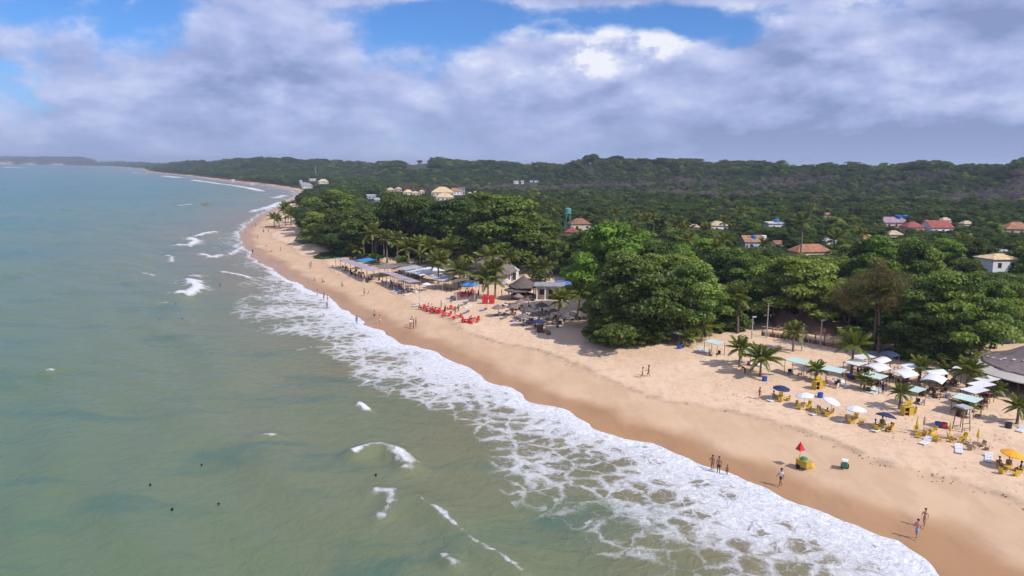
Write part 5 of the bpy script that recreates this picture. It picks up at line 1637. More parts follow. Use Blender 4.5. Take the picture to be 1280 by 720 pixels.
# brown handcart
p = P(675, 417)
place('handcart', [pt('cabinet', MB().box((0, 0, .85), (.9, .7, 1.3)).box((0, 0, 1.54), (1.05, .85, .07)).mesh('handcart_cabinet'), 'wood_dark'), pt('tray', MB().box((1.0, -.15, .62), (1.1, .6, .10)).box((.75, -.15, .3), (.06, .5, .6)).mesh('handcart_tray'), 'wood'),
                   pt('wheel', WHEEL, 'tyre', (0, .42, .24), (math.pi / 2, 0, 0)), pt('wheel', WHEEL, 'tyre', (0, -.42, .24), (math.pi / 2, 0, 0))], 'brown wooden handcart with a tray at the seaward edge of the club', 'handcart', None, p, -.35)
place('barrel', [pt('barrel', MB().lathe([(.02, 0), (.30, 0), (.38, .3), (.38, .55), (.30, .85), (.02, .85)], 14).mesh('barrel'), 'wood')], 'brown wooden barrel on the sand beside the handcart', 'barrel', None, P(685.5, 420))
# white pole frame and flag poles
for (u, v, h, lb) in [(555, 379, 2.6, 'thin white pole at the grey loungers, nearer the shade roof'), (570.5, 381, 2.6, 'thin white pole at the grey loungers, nearer the red tables'), (593.5, 392, 6.5, 'tall thin white flagpole behind the red tables'), (610, 397, 3.2, 'short white pole seaward of the red chair stacks'), (667.5, 413, 2.2, 'white post beside the brown handcart')]:
    place('pole', [pt('pole', MB().tube([(0, 0, -.3), (0, 0, h)], [.05, .03], 6).mesh('white_pole'), 'white')], lb, 'pole', None, P(u, v))
SIGN = P(524.5, 382)
place('sand_flag', [pt('pole', MB().tube([(0, 0, -.2), (0, 0, 2.3)], .025, 5).mesh('flag_pole'), 'metal'), pt('flag', MB().poly([(0, .01, 2.3), (.65, .05, 2.2), (.6, 0, 1.55), (0, .01, 1.5)]).mesh('flag_cloth'), 'canvas_green')], 'pale grey green flag on a short pole beside the white lounger and red tables', 'flag', None, SIGN, 0)


# ------------------------------------------------------------------ thatched buildings
def thatch_hip(L, Wd, z0, z1, rl, mat, over=.0):
    """hip roof in three shaggy courses"""
    mb = MB()
    for c in range(4):
        f0, f1 = c / 4, (c + 1) / 4 + .03
        rings = []
        for f, dz in ((f0, 0), (min(f1, 1), 0.0)):
            x = L / 2 * (1 - f) + rl / 2 * f; y = Wd / 2 * (1 - f) + .12 * f
            z = z0 + (z1 - z0) * f + (.10 if f == f0 else 0.0)
            rings.append([(sx * x * (1 + .012 * random.Random(c * 9 + k).uniform(-1, 1)), sy * y, z) for k, (sx, sy) in enumerate([(-1, -1), (-.33, -1), (.33, -1), (1, -1), (1, 0), (1, 1), (.33, 1), (-.33, 1), (-1, 1), (-1, 0)])])
        n = 10
        k0 = len(mb.v)
        mb.v += rings[0] + rings[1] + [(a, b, c_ - .16) for a, b, c_ in rings[0]]
        for k in range(n):
            k1 = (k + 1) % n
            mb.f.append((k0 + k, k0 + k1, k0 + n + k1, k0 + n + k)); mb.f.append((k0 + 2 * n + k, k0 + 2 * n + k1, k0 + k1, k0 + k))
    mb.v += []
    return mb.mesh('thatch_roof')


def window_parts(wins, wmat='glass', fmat='wood_dark'):
    out = []
    for (x, y, z, w_, h_, rz) in wins:
        pane = MB().box((0, 0, 0), (w_, .05, h_)).mesh('window_pane')
        fr = MB()
        for s in (-1, 1):
            fr.box((s * w_ / 2, 0, 0), (.09, .10, h_ + .18)); fr.box((0, 0, s * h_ / 2), (w_ + .0, .09, .09))
        out.append(pt('window', pane, wmat, (x, y, z), (0, 0, rz), (1, 1, 1), [('frame', fr.mesh('window_frame'), fmat, (0, 0, 0), (0, 0, 0), (1, 1, 1))]))
    return out


# big thatched hall
p = P(612, 332, 4.2)
walls = MB().box((0, 0, 1.5), (9.5, 7.0, 3.0)).mesh('hall_wall')
gable = MB(); gable.v += [(0, -3.5, 2.9), (0, 3.5, 2.9), (0, 0, 5.2), (.2, -3.5, 2.9), (.2, 3.5, 2.9), (.2, 0, 5.2)]; gable.f += [(0, 1, 2), (3, 5, 4), (0, 2, 5, 3), (1, 4, 5, 2), (0, 3, 4, 1)]
place('thatched_hall', [pt('wall', walls, 'w_white'), pt('roof', thatch_hip(11.6, 9.0, 2.8, 6.3, 4.2, 'thatch'), 'thatch_mauve'), pt('ridge_cap', MB().tube([(-2.3, 0, 6.35), (2.3, 0, 6.35)], .14, 6).mesh('ridge_cap'), 'thatch'), pt('door', MB().box((-1.0, -3.53, 1.1), (1.0, .06, 2.2)).mesh('hall_door'), 'wood_dark')]
      + window_parts([(2.2, -3.53, 1.6, 1.3, 1.1, 0), (-3.2, -3.53, 1.6, 1.3, 1.1, 0), (4.78, 0.5, 1.6, 1.2, 1.1, math.pi / 2)]), 'big hall with a sagging grey thatched roof and white walls behind the palms', 'building', None, p, -.25)
KEEP.append((585, 306, 642, 350, proj(*p)[2]))
# white lean-to with a pale gable
p = P(637, 350, 0)
place('white_annex', [pt('wall', MB().box((0, 0, 1.4), (3.0, 3.6, 2.8)).mesh('annex_wall'), 'w_white'), pt('roof', MB().box((0, 0, 2.95), (3.5, 4.1, .14), rx=.22).mesh('annex_roof'), 'r_white'), pt('door', MB().box((.3, -1.83, 1.0), (.9, .06, 2.0)).mesh('annex_door'), 'glass')] + window_parts([(-.9, -1.83, 1.5, .7, .8, 0)]), 'small white annex with a pale sloping roof beside the thatched hall', 'building', None, p, .5)
# round thatched bar
p = P(654, 374)
bar = [pt('roof', MB().lathe([(.04, 5.2), (.5, 4.75), (1.4, 4.1), (2.3, 3.5), (3.1, 2.95), (3.15, 2.7), (2.9, 2.75), (.1, 4.6)], 16, jag=.05, seed=9).mesh('bar_roof'), 'thatch', (0, 0, 0), (0, 0, 0), (1, 1, 1), [('lower_skirt', MB().lathe([(1.6, 2.72), (3.6, 2.25), (3.62, 2.1), (1.6, 2.6)], 16, (-1.6, -.6, 0), .05, 3).mesh('bar_skirt'), 'thatch', (0, 0, -.1), (0, 0, 0), (.8, .8, 1))])]
for k in range(8):
    a = k * math.pi / 4
    bar.append(pt('post', MB().tube([(2.6 * math.cos(a), 2.6 * math.sin(a), -.2), (2.6 * math.cos(a), 2.6 * math.sin(a), 3.0)], .09, 6).mesh('bar_post'), 'wood_dark'))
bar.append(pt('counter', MB().lathe([(2.35, 0), (2.35, 1.0), (2.5, 1.02), (2.5, 1.1), (2.1, 1.1), (2.1, 0)], 16).mesh('bar_counter'), 'wood'))
bar.append(pt('core', MB().lathe([(1.2, 0), (1.2, 2.9), (.1, 2.9)], 8).mesh('bar_core'), 'wood_dark'))
place('round_bar', bar, 'round bar with a dark conical thatched roof behind the sunshades', 'bar', None, p, .2)
KEEP.append((634, 340, 674, 374, proj(*p)[2]))
# white portico building
p = P(687, 374)
port = [pt('wall', MB().box((0, .8, 1.5), (5.6, 3.2, 3.0)).mesh('portico_wall'), 'w_cream'), pt('roof', MB().box((0, .2, 3.1), (6.4, 5.2, .22)).mesh('portico_roof'), 'r_grey')]
for x in (-2.6, -.9, .9, 2.6):
    port.append(pt('column', MB().lathe([(.20, 0), (.20, .15), (.14, .2), (.13, 2.8), (.20, 3.0)], 10, (x, -1.9, 0)).mesh('portico_column'), 'w_white'))
port += [pt('door', MB().box((.3, -.83, 1.1), (1.0, .06, 2.2)).mesh('portico_door'), 'wood_dark')] + window_parts([(-1.6, -.83, 1.6, .9, 1.0, 0), (1.9, -.83, 1.6, .9, 1.0, 0)])
place('portico_house', port, 'cream building with white columns beside the round bar', 'building', None, p, -.1)
KEEP.append((668, 345, 708, 376, proj(*p)[2]))
sheet_tent(690, 353.5, 716, 356, 'blue_cushion', 'faded blue tarpaulin roof beside the cream building with columns', None, 5.0, name='blue_tarpaulin', zo=2.6)
KEEP.append((686, 345, 718, 362, 140))

# restaurant with the curved awning
p = P(1322, 453, 3.2)
mb = MB()
prof = [(8.1, 2.45), (8.4, 2.5), (8.2, 2.75), (7.2, 3.1), (6.3, 3.42), (5.4, 3.85), (4.4, 4.4), (3.3, 5.05), (2.2, 5.75), (1.1, 6.5), (.05, 7.1)]
roof = MB().lathe(prof, 64, jag=.022, seed=6).mesh('restaurant_roof')
aw = MB()
n = 26
for k in range(n):
    a = math.radians(150 + 125 * k / (n - 1))
    for (r, z) in ((8.1, 2.62), (10.0, 2.05), (10.0, 1.93), (8.1, 2.52)):
        aw.v.append((r * math.cos(a), r * math.sin(a), z))
for k in range(n - 1):
    for j in range(4):
        a0 = k * 4 + j; a1 = k * 4 + (j + 1) % 4
        aw.f.append((a0, a1, a1 + 4, a0 + 4))
aw.f += [(0, 3, 2, 1), ((n - 1) * 4, (n - 1) * 4 + 1, (n - 1) * 4 + 2, (n - 1) * 4 + 3)]
parts = [pt('roof', roof, 'thatch_mauve'), pt('awning', aw.mesh('curved_awning'), 'awning'), pt('inner_wall', MB().lathe([(4.6, -.2), (4.6, 3.6)], 20).mesh('restaurant_wall'), 'wood_dark')]
for k in range(16):
    a = math.radians(150 + 7.5 * k + (k * 37 % 11)); f = (k * 53 % 17) / 17
    r = 7.6 - 3.4 * f; z = 3.02 + (7.6 - r) * .40 + (.12 if r < 5.4 else 0)
    parts.append(pt('pale_patch', MB().box((r * math.cos(a), r * math.sin(a), z), (.30 + .25 * f, .16, .10), rz=a).mesh('pale_patch'), 'canvas_white'))
for k in range(9):
    a = math.radians(150 + 125 * k / 8)
    parts.append(pt('post', MB().tube([(9.8 * math.cos(a), 9.8 * math.sin(a), -.6), (9.8 * math.cos(a), 9.8 * math.sin(a), 2.0)], .07, 6).mesh('awning_post'), 'wood_dark'))
for k in range(10):
    a = k * math.pi / 5 + .2
    parts.append(pt('post', MB().tube([(7.6 * math.cos(a), 7.6 * math.sin(a), -.6), (7.6 * math.cos(a), 7.6 * math.sin(a), 3.0)], .11, 6).mesh('restaurant_post'), 'wood_dark'))
place('thatched_restaurant', parts, 'round restaurant with a bleached thatched roof and a curved beige awning', 'restaurant', None, drop(p), 0)
PLACED.append((p.x, p.y, 14.0))
rgx = random.Random(4)
for k in range(12):
    a = math.radians(rgx.uniform(165, 265)); r = rgx.uniform(5.6, 9.2)
    q = drop((p.x + r * math.cos(a), p.y + r * math.sin(a)))
    place('restaurant_table', [pt('table', FAR_TABLE, 'wood_dark')], 'dark table under the curved beige awning', 'table', 'tables under the curved awning', q, rgx.uniform(0, 3))


# ------------------------------------------------------------------ cars, lamp posts, fence
def car(u, v, mat, label, rz):
    p = P(u, v)
    body = MB()
    prof = [(-2.1, .35), (-2.15, .75), (-1.6, .92), (-.9, 1.42), (.7, 1.45), (1.35, .98), (2.0, .85), (2.12, .55), (2.1, .35)]
    for s in (-1, 1):
        for (x, z) in prof:
            wd = .84 if z < 1.0 else .68
            body.v.append((x, s * wd, z))
    n = len(prof)
    body.f += [tuple(range(n)), tuple(reversed(range(n, 2 * n)))] + [(i, n + i, n + (i + 1) % n, (i + 1) % n) for i in range(n)]
    glass = MB().box((-.1, 0, 1.18), (1.7, 1.50, .34), taper=.86).mesh('car_glass')
    parts = [pt('body', body.mesh('car_body'), mat), pt('windows', glass, 'glass')]
    for x in (-1.3, 1.3):
        for y in (-.8, .8):
            parts.append(pt('wheel', MB().lathe([(.05, -.1), (.3, -.1), (.32, 0), (.3, .1), (.05, .1)], 12).mesh('car_wheel'), 'tyre', (x, y, .32), (math.pi / 2, 0, 0)))
    for y in (-.6, .6):
        parts.append(pt('headlight', MB().box((2.08, y, .68), (.08, .3, .14)).mesh('headlight'), 'white'))
    place('parked_car', parts, label, 'car', None, p, rz)
    return p


p = car(699, 313, 'car_white', 'white car parked at the end of the grey lane', .3)
KEEP.append((690, 305, 708, 316, proj(*p)[2])); PLACED.append((p.x, p.y, 4))
p = car(1263, 430, 'car_blue', 'dark blue car parked under the trees behind the thatched restaurant', .2)
PLACED.append((p.x, p.y, 4)); KEEP.append((1248, 420, 1276, 432, proj(*p)[2]))
# lane from the beach to the village
lane_px = [(704, 358), (703, 345), (704, 330), (703, 318), (698, 310), (688, 303)]
lp = [P(u, v) for u, v in lane_px]
mb = MB()
for i, q in enumerate(lp):
    a = lp[max(i - 1, 0)]; b_ = lp[min(i + 1, len(lp) - 1)]
    d = (b_ - a); d.z = 0; d.normalize(); sd_ = Vector((-d.y, d.x, 0)) * 2.6
    for s in (-1, 1):
        e_ = q + sd_ * s
        mb.v.append((e_.x, e_.y, max(hz_at(e_.x, e_.y), q.z) + .10))
for i in range(len(lp) - 1):
    mb.f.append((2 * i, 2 * i + 1, 2 * i + 3, 2 * i + 2))
M['lane'] = plain('grey_lane', (0.24, 0.22, 0.22), .9, .15, .5, .1, dirt=(.30, .25, .20))
tag(link('lane', mb.mesh('lane'), M['lane']), 'grey lane running inland from the beach club', 'lane', kind='structure')
for i in range(len(lp) - 1):
    for f in (0, .5):
        q = lp[i].lerp(lp[i + 1], f); PLACED.append((q.x, q.y, 4.5))
KEEP.append((694, 314, 712, 345, 230))


def lamp(u, v, vt, label, mat='pole', arm=True):
    p = P(u, v); h = (v - vt) * proj(*p)[2] / F_PX
    parts = [pt('pole', MB().tube([(0, 0, -.3), (0, 0, h)], [.11, .07], 7).mesh('lamp_pole'), mat)]
    if arm:
        parts.append(pt('lamp_head', MB().box((.25, 0, h + .05), (.75, .28, .14)).box((.25, 0, h - .04), (.6, .2, .06)).mesh('lamp_head'), 'metal'))
    else:
        parts.append(pt('crossarm', MB().box((0, 0, h - .4), (1.4, .1, .1)).mesh('crossarm'), 'wood_dark'))
    place('lamp_post' if arm else 'utility_pole', parts, label, 'lamp post' if arm else 'utility pole', None, p, .4)


lamp(939.5, 425, 396, 'pale lamp post at the edge of the sand beside the brown rail fence')
lamp(1025, 436, 400, 'thin pale lamp post behind the brown rail fence')
lamp(1002, 441, 404, 'thin grey pole on the sand before the brown rail fence', 'pole', False)
lamp(958, 424, 378, 'slim wooden pole rising into the almond tree by the lamp post', 'pole', False)
lamp(692.5, 345, 311, 'dark utility pole beside the grey lane', 'pole_dark', False)

# brown rail fence with a boarded foot and a bare earth bank behind
FL = [P(952, 421), P(979, 425), P(1007, 430), P(1030, 434), P(1052, 438)]
c = FL[2]
root = empty('rail_fence', c)
for i in range(len(FL) - 1):
    a, b_ = FL[i] - c, FL[i + 1] - c
    nseg = 2
    for k in range(nseg):
        q = a.lerp(b_, k / nseg)
        link('post', MB().box((q.x, q.y, q.z + .85), (.13, .13, 2.0)).mesh('fence_post'), M['redwood'], root)
    for z in (.95, 1.75):
        link('rail', MB().tube([(a.x, a.y, a.z + z), (b_.x, b_.y, b_.z + z)], .07, 5).mesh('fence_rail'), M['wood_pale'], root)
    for k in range(6):
        q0, q1 = a.lerp(b_, k / 6 + .01), a.lerp(b_, (k + 1) / 6 - .01)
        mb = MB()
        for (q, z) in ((q0, -.2), (q1, -.2), (q1, .8 + .03 * (k % 2)), (q0, .8 + .03 * (k % 2))):
            mb.v.append((q.x, q.y + .08, q.z + z))
        for (q, z) in ((q0, -.2), (q1, -.2), (q1, .8 + .03 * (k % 2)), (q0, .8 + .03 * (k % 2))):
            mb.v.append((q.x + .02, q.y + .13, q.z + z))
        mb.f += [(0, 1, 2, 3), (7, 6, 5, 4)] + [(i_, 4 + i_, 4 + (i_ + 1) % 4, (i_ + 1) % 4) for i_ in range(4)]
        link('board', mb.mesh('fence_board'), M['redwood'], root)
tag(root, 'brown fence of pale rails over dark boards under the almond tree', 'fence')
KEEP.append((948, 404, 1054, 440, proj(*c)[2]))
bank = MB()
q0, q1 = P(968, 415), P(1052, 424)
nx = 12
for i in range(nx):
    q = q0.lerp(q1, i / (nx - 1)); d = Vector((.25, 1, 0)).normalized()
    for j in range(6):
        e_ = q + d * (j * 2.0)
        bank.v.append((e_.x, e_.y, hz_at(e_.x, e_.y) + .06 + (0, 1.2, 2.1, 2.8, 2.9, 1.5)[j] * (0.75 + .25 * math.sin(i * 1.7 + j)) * (0.0 if i in (0, nx - 1) else 1)))
for i in range(nx - 1):
    for j in range(5):
        k = i * 6 + j
        bank.f.append((k, k + 6, k + 7, k + 1))
M['earth'] = plain('red_brown_earth', (0.36, 0.19, 0.14), .95, .25, .8, .1, .4, dirt=(.16, .09, .07))
tag(link('earth_bank', bank.mesh('earth_bank', True), M['earth']), 'bare red brown earth bank behind the rail fence', 'bank', kind='structure')

# ------------------------------------------------------------------ village houses
def house(u, v, wpx, roof, wall, label, rz=0.0, typ='hip', floors=1, dr=.7, keep=True, pitch=.34, hgt=None, vis=9):
    """roof-centre pixel and roof width in pixels"""
    hw = 2.9 * floors + .2
    p = P(u, v, hw + .8)
    dep = proj(*p)[2]
    L = wpx * dep / F_PX; Wd = L * dr
    ov = .35
    parts = [pt('wall', MB().box((0, 0, hw / 2 - .4), (L - 2 * ov, Wd - 2 * ov, hw + .8)).mesh('house_wall'), wall)]
    zr = hw + Wd * pitch
    mb = MB()
    if typ == 'hip':
        rl = max(L - Wd, .3) / 2
        mb.v += [(-L / 2, -Wd / 2, hw), (L / 2, -Wd / 2, hw), (L / 2, Wd / 2, hw), (-L / 2, Wd / 2, hw), (-rl, 0, zr), (rl, 0, zr)]
        mb.v += [(x, y, z - .15) for x, y, z in mb.v[:4]]
        mb.f += [(0, 1, 5, 4), (1, 2, 5), (2, 3, 4, 5), (3, 0, 4), (6, 9, 8, 7), (0, 6, 7, 1), (1, 7, 8, 2), (2, 8, 9, 3), (3, 9, 6, 0)]
    elif typ == 'gable':
        mb.v += [(-L / 2, -Wd / 2, hw - .1), (L / 2, -Wd / 2, hw - .1), (L / 2, 0, zr), (-L / 2, 0, zr), (L / 2, Wd / 2, hw - .1), (-L / 2, Wd / 2, hw - .1)]
        mb.v += [(x, y, z - .18) for x, y, z in mb.v[:6]]
        mb.f += [(0, 1, 2, 3), (3, 2, 4, 5), (6, 9, 8, 7), (9, 11, 10, 8), (0, 6, 7, 1), (1, 7, 8, 2), (2, 8, 10, 4), (4, 10, 11, 5), (5, 11, 9, 3), (3, 9, 6, 0)]
        gb = MB(); e_ = L / 2 - ov
        for sx in (-1, 1):
            k = len(gb.v)
            gb.v += [(sx * e_, -Wd / 2 + ov, hw - .1), (sx * e_, Wd / 2 - ov, hw - .1), (sx * e_, 0, zr - .22)]; gb.f.append((k, k + 1, k + 2))
        parts.append(pt('gable_wall', gb.mesh('gable_wall'), wall))
    else:
        mb.box((0, 0, hw + .1), (L, Wd, .2)); mb.box((0, -Wd / 2 + .08, hw + .4), (L, .16, .5)); mb.box((0, Wd / 2 - .08, hw + .4), (L, .16, .5)); mb.box((-L / 2 + .08, 0, hw + .4), (.16, Wd - .4, .5)); mb.box((L / 2 - .08, 0, hw + .4), (.16, Wd - .4, .5))
    parts.append(pt('roof', mb.mesh('house_roof'), roof))
    wins = []
    for fl in range(floors):
        n = max(1, int(L / 3.2))
        for k in range(n):
            wins.append((-L / 2 + ov + (k + .5) * (L - 2 * ov) / n + (.5 if fl == 0 else 0), -Wd / 2 + ov - .02, 1.6 + 2.9 * fl, .9, 1.1, 0))
        wins.append((L / 2 - ov + .02, 0, 1.6 + 2.9 * fl, .9, 1.1, math.pi / 2))
    parts += window_parts(wins)
    parts.append(pt('door', MB().box((-L / 2 + ov + .7, -Wd / 2 + ov - .03, 1.0), (.9, .08, 2.0)).mesh('house_door'), 'wood'))
    place('village_house', parts, label, 'house', None, p, rz)
    PLACED.append((p.x, p.y, max(L, Wd) * .75))
    if keep:
        u0, v0, _ = proj(p.x, p.y, p.z + zr)
        h_px = vis
        KEEP.append((u - wpx * .5, v0 - 2, u + wpx * .5, v + h_px * 0.85, dep))
    return p, hw, zr, L, Wd


TANK = MB().lathe([(.02, 0), (.62, 0), (.75, .35), (.78, .9), (.80, 1.0), (.6, 1.2), (.02, 1.28)], 14).mesh('water_tank')


def tank(p, z, dx, dy, mat, label, s=1.0):
    place('water_tank', [pt('tank', TANK, mat)], label, 'water tank', None, (p.x + dx, p.y + dy, p.z + z), 0, s)


house(897, 279, 24, 'r_beige', 'w_white', 'house with a pale beige hip roof among dark trees', .15, vis=8)
house(868, 281, 14, 'r_beige', 'w_cream', 'smaller beige-roofed house beside the pale beige hip roof', -.2, vis=6)
p, hw, zr, L, Wd = house(940, 298, 30, 'r_orange', 'w_blue', 'house with an orange brown roof, blue walls and a blue water tank', .2, 'gable', vis=12)
tank(p, hw + .5, .3, -.8, 'blue_tank', 'bright blue water tank on the orange brown roof', 1.2)
tank(p, hw + .6, 3.8, -.5, 'white', 'white water tank beside the bright blue one', 1.1)
house(972, 301, 16, 'r_brown', 'w_cream', 'brown-roofed house beside the orange brown roof', .4, 'gable', vis=6)
house(1012, 310, 50, 'r_terra', 'w_cream', 'long house with the widest terracotta hip roof', .25, 'hip', dr=.5, vis=9)
house(1036, 298, 18, 'r_grey', 'w_white', 'white house with a grey roof behind the long terracotta roof', .3, 'hip', vis=9)
p, hw, zr, L, Wd = house(968, 277, 24, 'r_white', 'w_white', 'white flat-roofed house with a blue water tank', .15, 'flat', vis=7)
tank(p, hw + .2, 1.0, 0, 'blue_tank', 'blue water tank on the white flat roof', 1.4)
house(1033, 266, 9, 'r_terra', 'w_white', 'tiny pink-roofed white house deep in the trees', .0, 'gable', vis=6)
house(1081, 295, 20, 'r_brown', 'w_cream', 'cream house with a brown roof and white gable', .5, 'gable', vis=8)
p, hw, zr, L, Wd = house(1115, 275, 30, 'r_mauve', 'w_pink', 'pink house with a mauve roof under two blue water tanks', .1, 'gable', dr=.6, vis=8)
tank(p, hw + 1.0, 2.6, 0, 'blue', 'violet blue water tank on the pink house', 1.7)
tank(p, hw + 1.0, 6.2, .2, 'blue_tank', 'bright blue water tank at the end of the pink house', 1.7)
house(1140, 281, 26, 'r_red', 'w_pink', 'red-roofed house joined to the pink house', .2, 'hip', vis=5)
house(1117, 290, 20, 'r_beige', 'w_cream', 'pinkish beige hip-roofed house before the pink house', .1, 'hip', vis=6)
house(1170, 281, 34, 'r_red', 'w_white', 'white house with a wide red roof', .25, 'gable', vis=8)
house(1158, 276, 14, 'r_mauve', 'w_white', 'white house with a mauve roof beside the wide red roof', -.2, 'hip', vis=6)
house(1181, 273, 15, 'r_beige', 'w_white', 'cream-roofed house behind the wide red roof', .3, 'hip', vis=5)
house(1208, 277, 15, 'r_beige', 'w_cream', 'small beige-roofed house set apart past the wide red roof', .2, 'hip', vis=6)
house(1270, 283, 34, 'r_terra', 'w_cream', 'terracotta-roofed house at the wooded foot of the hill', -.1, 'hip', vis=8)
p, hw, zr, L, Wd = house(1247, 318, 42, 'r_cream', 'w_white', 'two-storey white house with a cream roof and roof room', .2, 'hip', 2, .8, vis=26, pitch=.16)
house(1247, 311, 17, 'r_white', 'w_white', 'white roof room above the cream roof', .2, 'flat', 1, .8, keep=True, vis=6)
house(1168, 334, 13, 'r_grey', 'w_white', 'small white house glimpsed between the palms', .1, 'flat', vis=7)
house(724, 277, 28, 'r_brown', 'w_cream', 'brown-roofed house beside the green water tower', .2, 'hip', vis=8)
house(715, 287, 18, 'r_red', 'w_cream', 'house with a rust red roof in front of the green water tower', -.2, 'hip', vis=8)
house(731, 285, 7, 'r_white', 'w_white', 'tiny white shed beside the rust red roof', 0, 'flat', vis=5)
house(553, 239, 28, 'r_cream', 'w_cream', 'large resort house with pale orange hip roofs', .1, 'hip', vis=8)
house(568, 238, 18, 'r_orange', 'w_white', 'orange-roofed wing of the large resort house', .4, 'hip', vis=8)
house(556, 245, 22, 'r_cream', 'w_white', 'white-walled pavilion in front of the large resort house', .0, 'hip', vis=6)
house(577, 234, 9, 'r_grey', 'w_grey', 'grey tower block beside the resort roofs', .0, 'flat', 2, vis=6)
for (u, v, w_, k) in [(488, 236, 10, 0), (498, 235, 9, 1), (510, 239, 13, 2), (519, 240, 10, 3), (527, 238, 7, 4), (587, 240, 5, 5), (594, 239, 4, 6)]:
    house(u, v, w_, ('r_cream', 'r_beige')[k % 2], 'w_cream', ('cream-roofed bungalow', 'beige-roofed bungalow')[k % 2] + ' in the row beyond the big trees' + ('', ' beside a gap', ', widest of the row', ' with a darker edge', ' nearest the resort', ' past the grey block', ', smallest past the grey block')[k], .1 * k, 'hip', vis=4)
house(463, 243, 12, 'r_white', 'w_blue', 'pale blue building with a white roof edge', .5, 'flat', vis=6)
house(470, 248, 10, 'r_grey', 'w_blue', 'grey blue sloping roof below the pale blue building', .9, 'gable', vis=6)
for (u, v, w_, rf, lb) in [(391, 223, 9, 'r_white', 'white house by the mast on the far shore'), (404, 226, 13, 'r_cream', 'cream-roofed house beside the white house at the mast'), (379, 228, 7, 'r_white', 'narrow white building with a turret on the far shore'), (384, 231, 14, 'r_grey', 'pale blue grey hall below the narrow white building'),
                           (376, 225, 4, 'r_white', 'thin white tower house on the far shore'), (291, 224, 5, 'r_white', 'small white kiosk on the far beach'), (645, 226, 7, 'r_white', 'white house in the grey wood'), (653, 225, 4, 'r_white', 'tiny white house beside the white house in the grey wood'), (664, 227, 4, 'r_white', 'white shed at the foot of the pale track'), (670, 227.5, 5, 'r_white', 'white house at the foot of the pale track'),
                           (738, 210, 4, 'r_white', 'small white house on the hillside'), (775, 207, 7, 'r_white', 'white house near the top of the hill'), (511, 206.5, 4, 'r_white', 'tiny white house on the far ridge'), (518, 207, 5, 'r_white', 'white house on the far ridge'), (531, 206.5, 6, 'r_terra', 'brown-roofed house on the far ridge'), (315, 228, 5, 'r_beige', 'beige beach hut on the far shore')]:
    house(u, v, w_, rf, 'w_white', lb, .2, 'flat' if rf == 'r_white' else 'hip', vis=5)
# green water tower
p = P(709.5, 284)
dep = proj(*p)[2]
parts = []
for i in (-1, 1):
    for j in (-1, 1):
        parts.append(pt('leg', MB().tube([(i * 1.0, j * 1.0, -.2), (i * .8, j * .8, 5.4)], .14, 5).mesh('tower_leg'), 'teal_paint'))
parts += [pt('platform', MB().box((0, 0, 5.4), (2.6, 2.6, .2)).mesh('tower_platform'), 'teal_paint'), pt('tank', MB().lathe([(.02, 5.5), (1.25, 5.5), (1.3, 6.0), (1.3, 7.2), (.3, 7.6), (.02, 7.6)], 14).mesh('tower_tank'), 'teal_paint')]
place('water_tower', parts, 'teal green water tower standing above the rust red roof', 'water tower', None, p, .2, 1.15)
KEEP.append((702, 260, 718, 285, dep))
# mast on the far shore
p = P(395, 224)
mb = MB()
for k in range(3):
    a = k * 2.094
    mb.tube([(1.4 * math.cos(a), 1.4 * math.sin(a), -.5), (.3 * math.cos(a), .3 * math.sin(a), 20)], .16, 4)
for z in range(2, 20, 3):
    f = 1.4 - 1.1 * z / 20
    for k in range(3):
        a, b_ = k * 2.094, (k + 1) * 2.094
        mb.tube([(f * math.cos(a), f * math.sin(a), z), (f * math.cos(b_), f * math.sin(b_), z)], .12, 4)
place('radio_mast', [pt('lattice', mb.mesh('mast_lattice'), 'metal'), pt('antenna', MB().tube([(0, 0, 19), (0, 0, 23)], .12, 5).mesh('mast_antenna'), 'white')], 'grey lattice radio mast above the white houses on the far shore', 'mast', None, p)
# red parasols on the far beach
for k in range(9):
    u = 276 + k * 5.0
    p = P(u, 225.0 + k * .62)
    place('red_parasol', [pt('pole', MB().tube([(0, 0, -.2), (0, 0, 2.6)], .06, 5).mesh('far_pole'), 'metal'), pt('canopy', CAN, 'red', (0, 0, 2.3), (0, 0, 0), (1.7, 1.7, 1.7))], 'red parasol in the row on the far beach', 'parasol', 'red parasols on the far beach', p)
# town across the bay
rgt = random.Random(12)
for k in range(16):
    u = [2, 8, 18, 30, 44, 50, 56, 60, 72, 78, 84, 90, 114, 118, 36, 66][k]
    q_ = at_plane(u, 205.0 + .0025 * u)
    p = Vector((q_[0], q_[1], hz_at(q_[0], q_[1])))
    w_ = rgt.uniform(9, 20); h_ = rgt.uniform(6, 11)
    place('waterfront_house', [pt('wall', MB().box((0, 0, h_ / 2 - 1), (w_, 9, h_ + 2)).mesh('wall'), 'w_white'), pt('roof', MB().box((0, 0, h_ + .9), (w_ + 1, 10, 1.6), taper=.5).mesh('roof'), ('r_terra', 'r_white')[k % 2])], 'white waterfront house in the town across the bay', 'house', 'houses across the bay', p, rgt.uniform(-.3, .3))
    PLACED.append((p.x, p.y, 12))

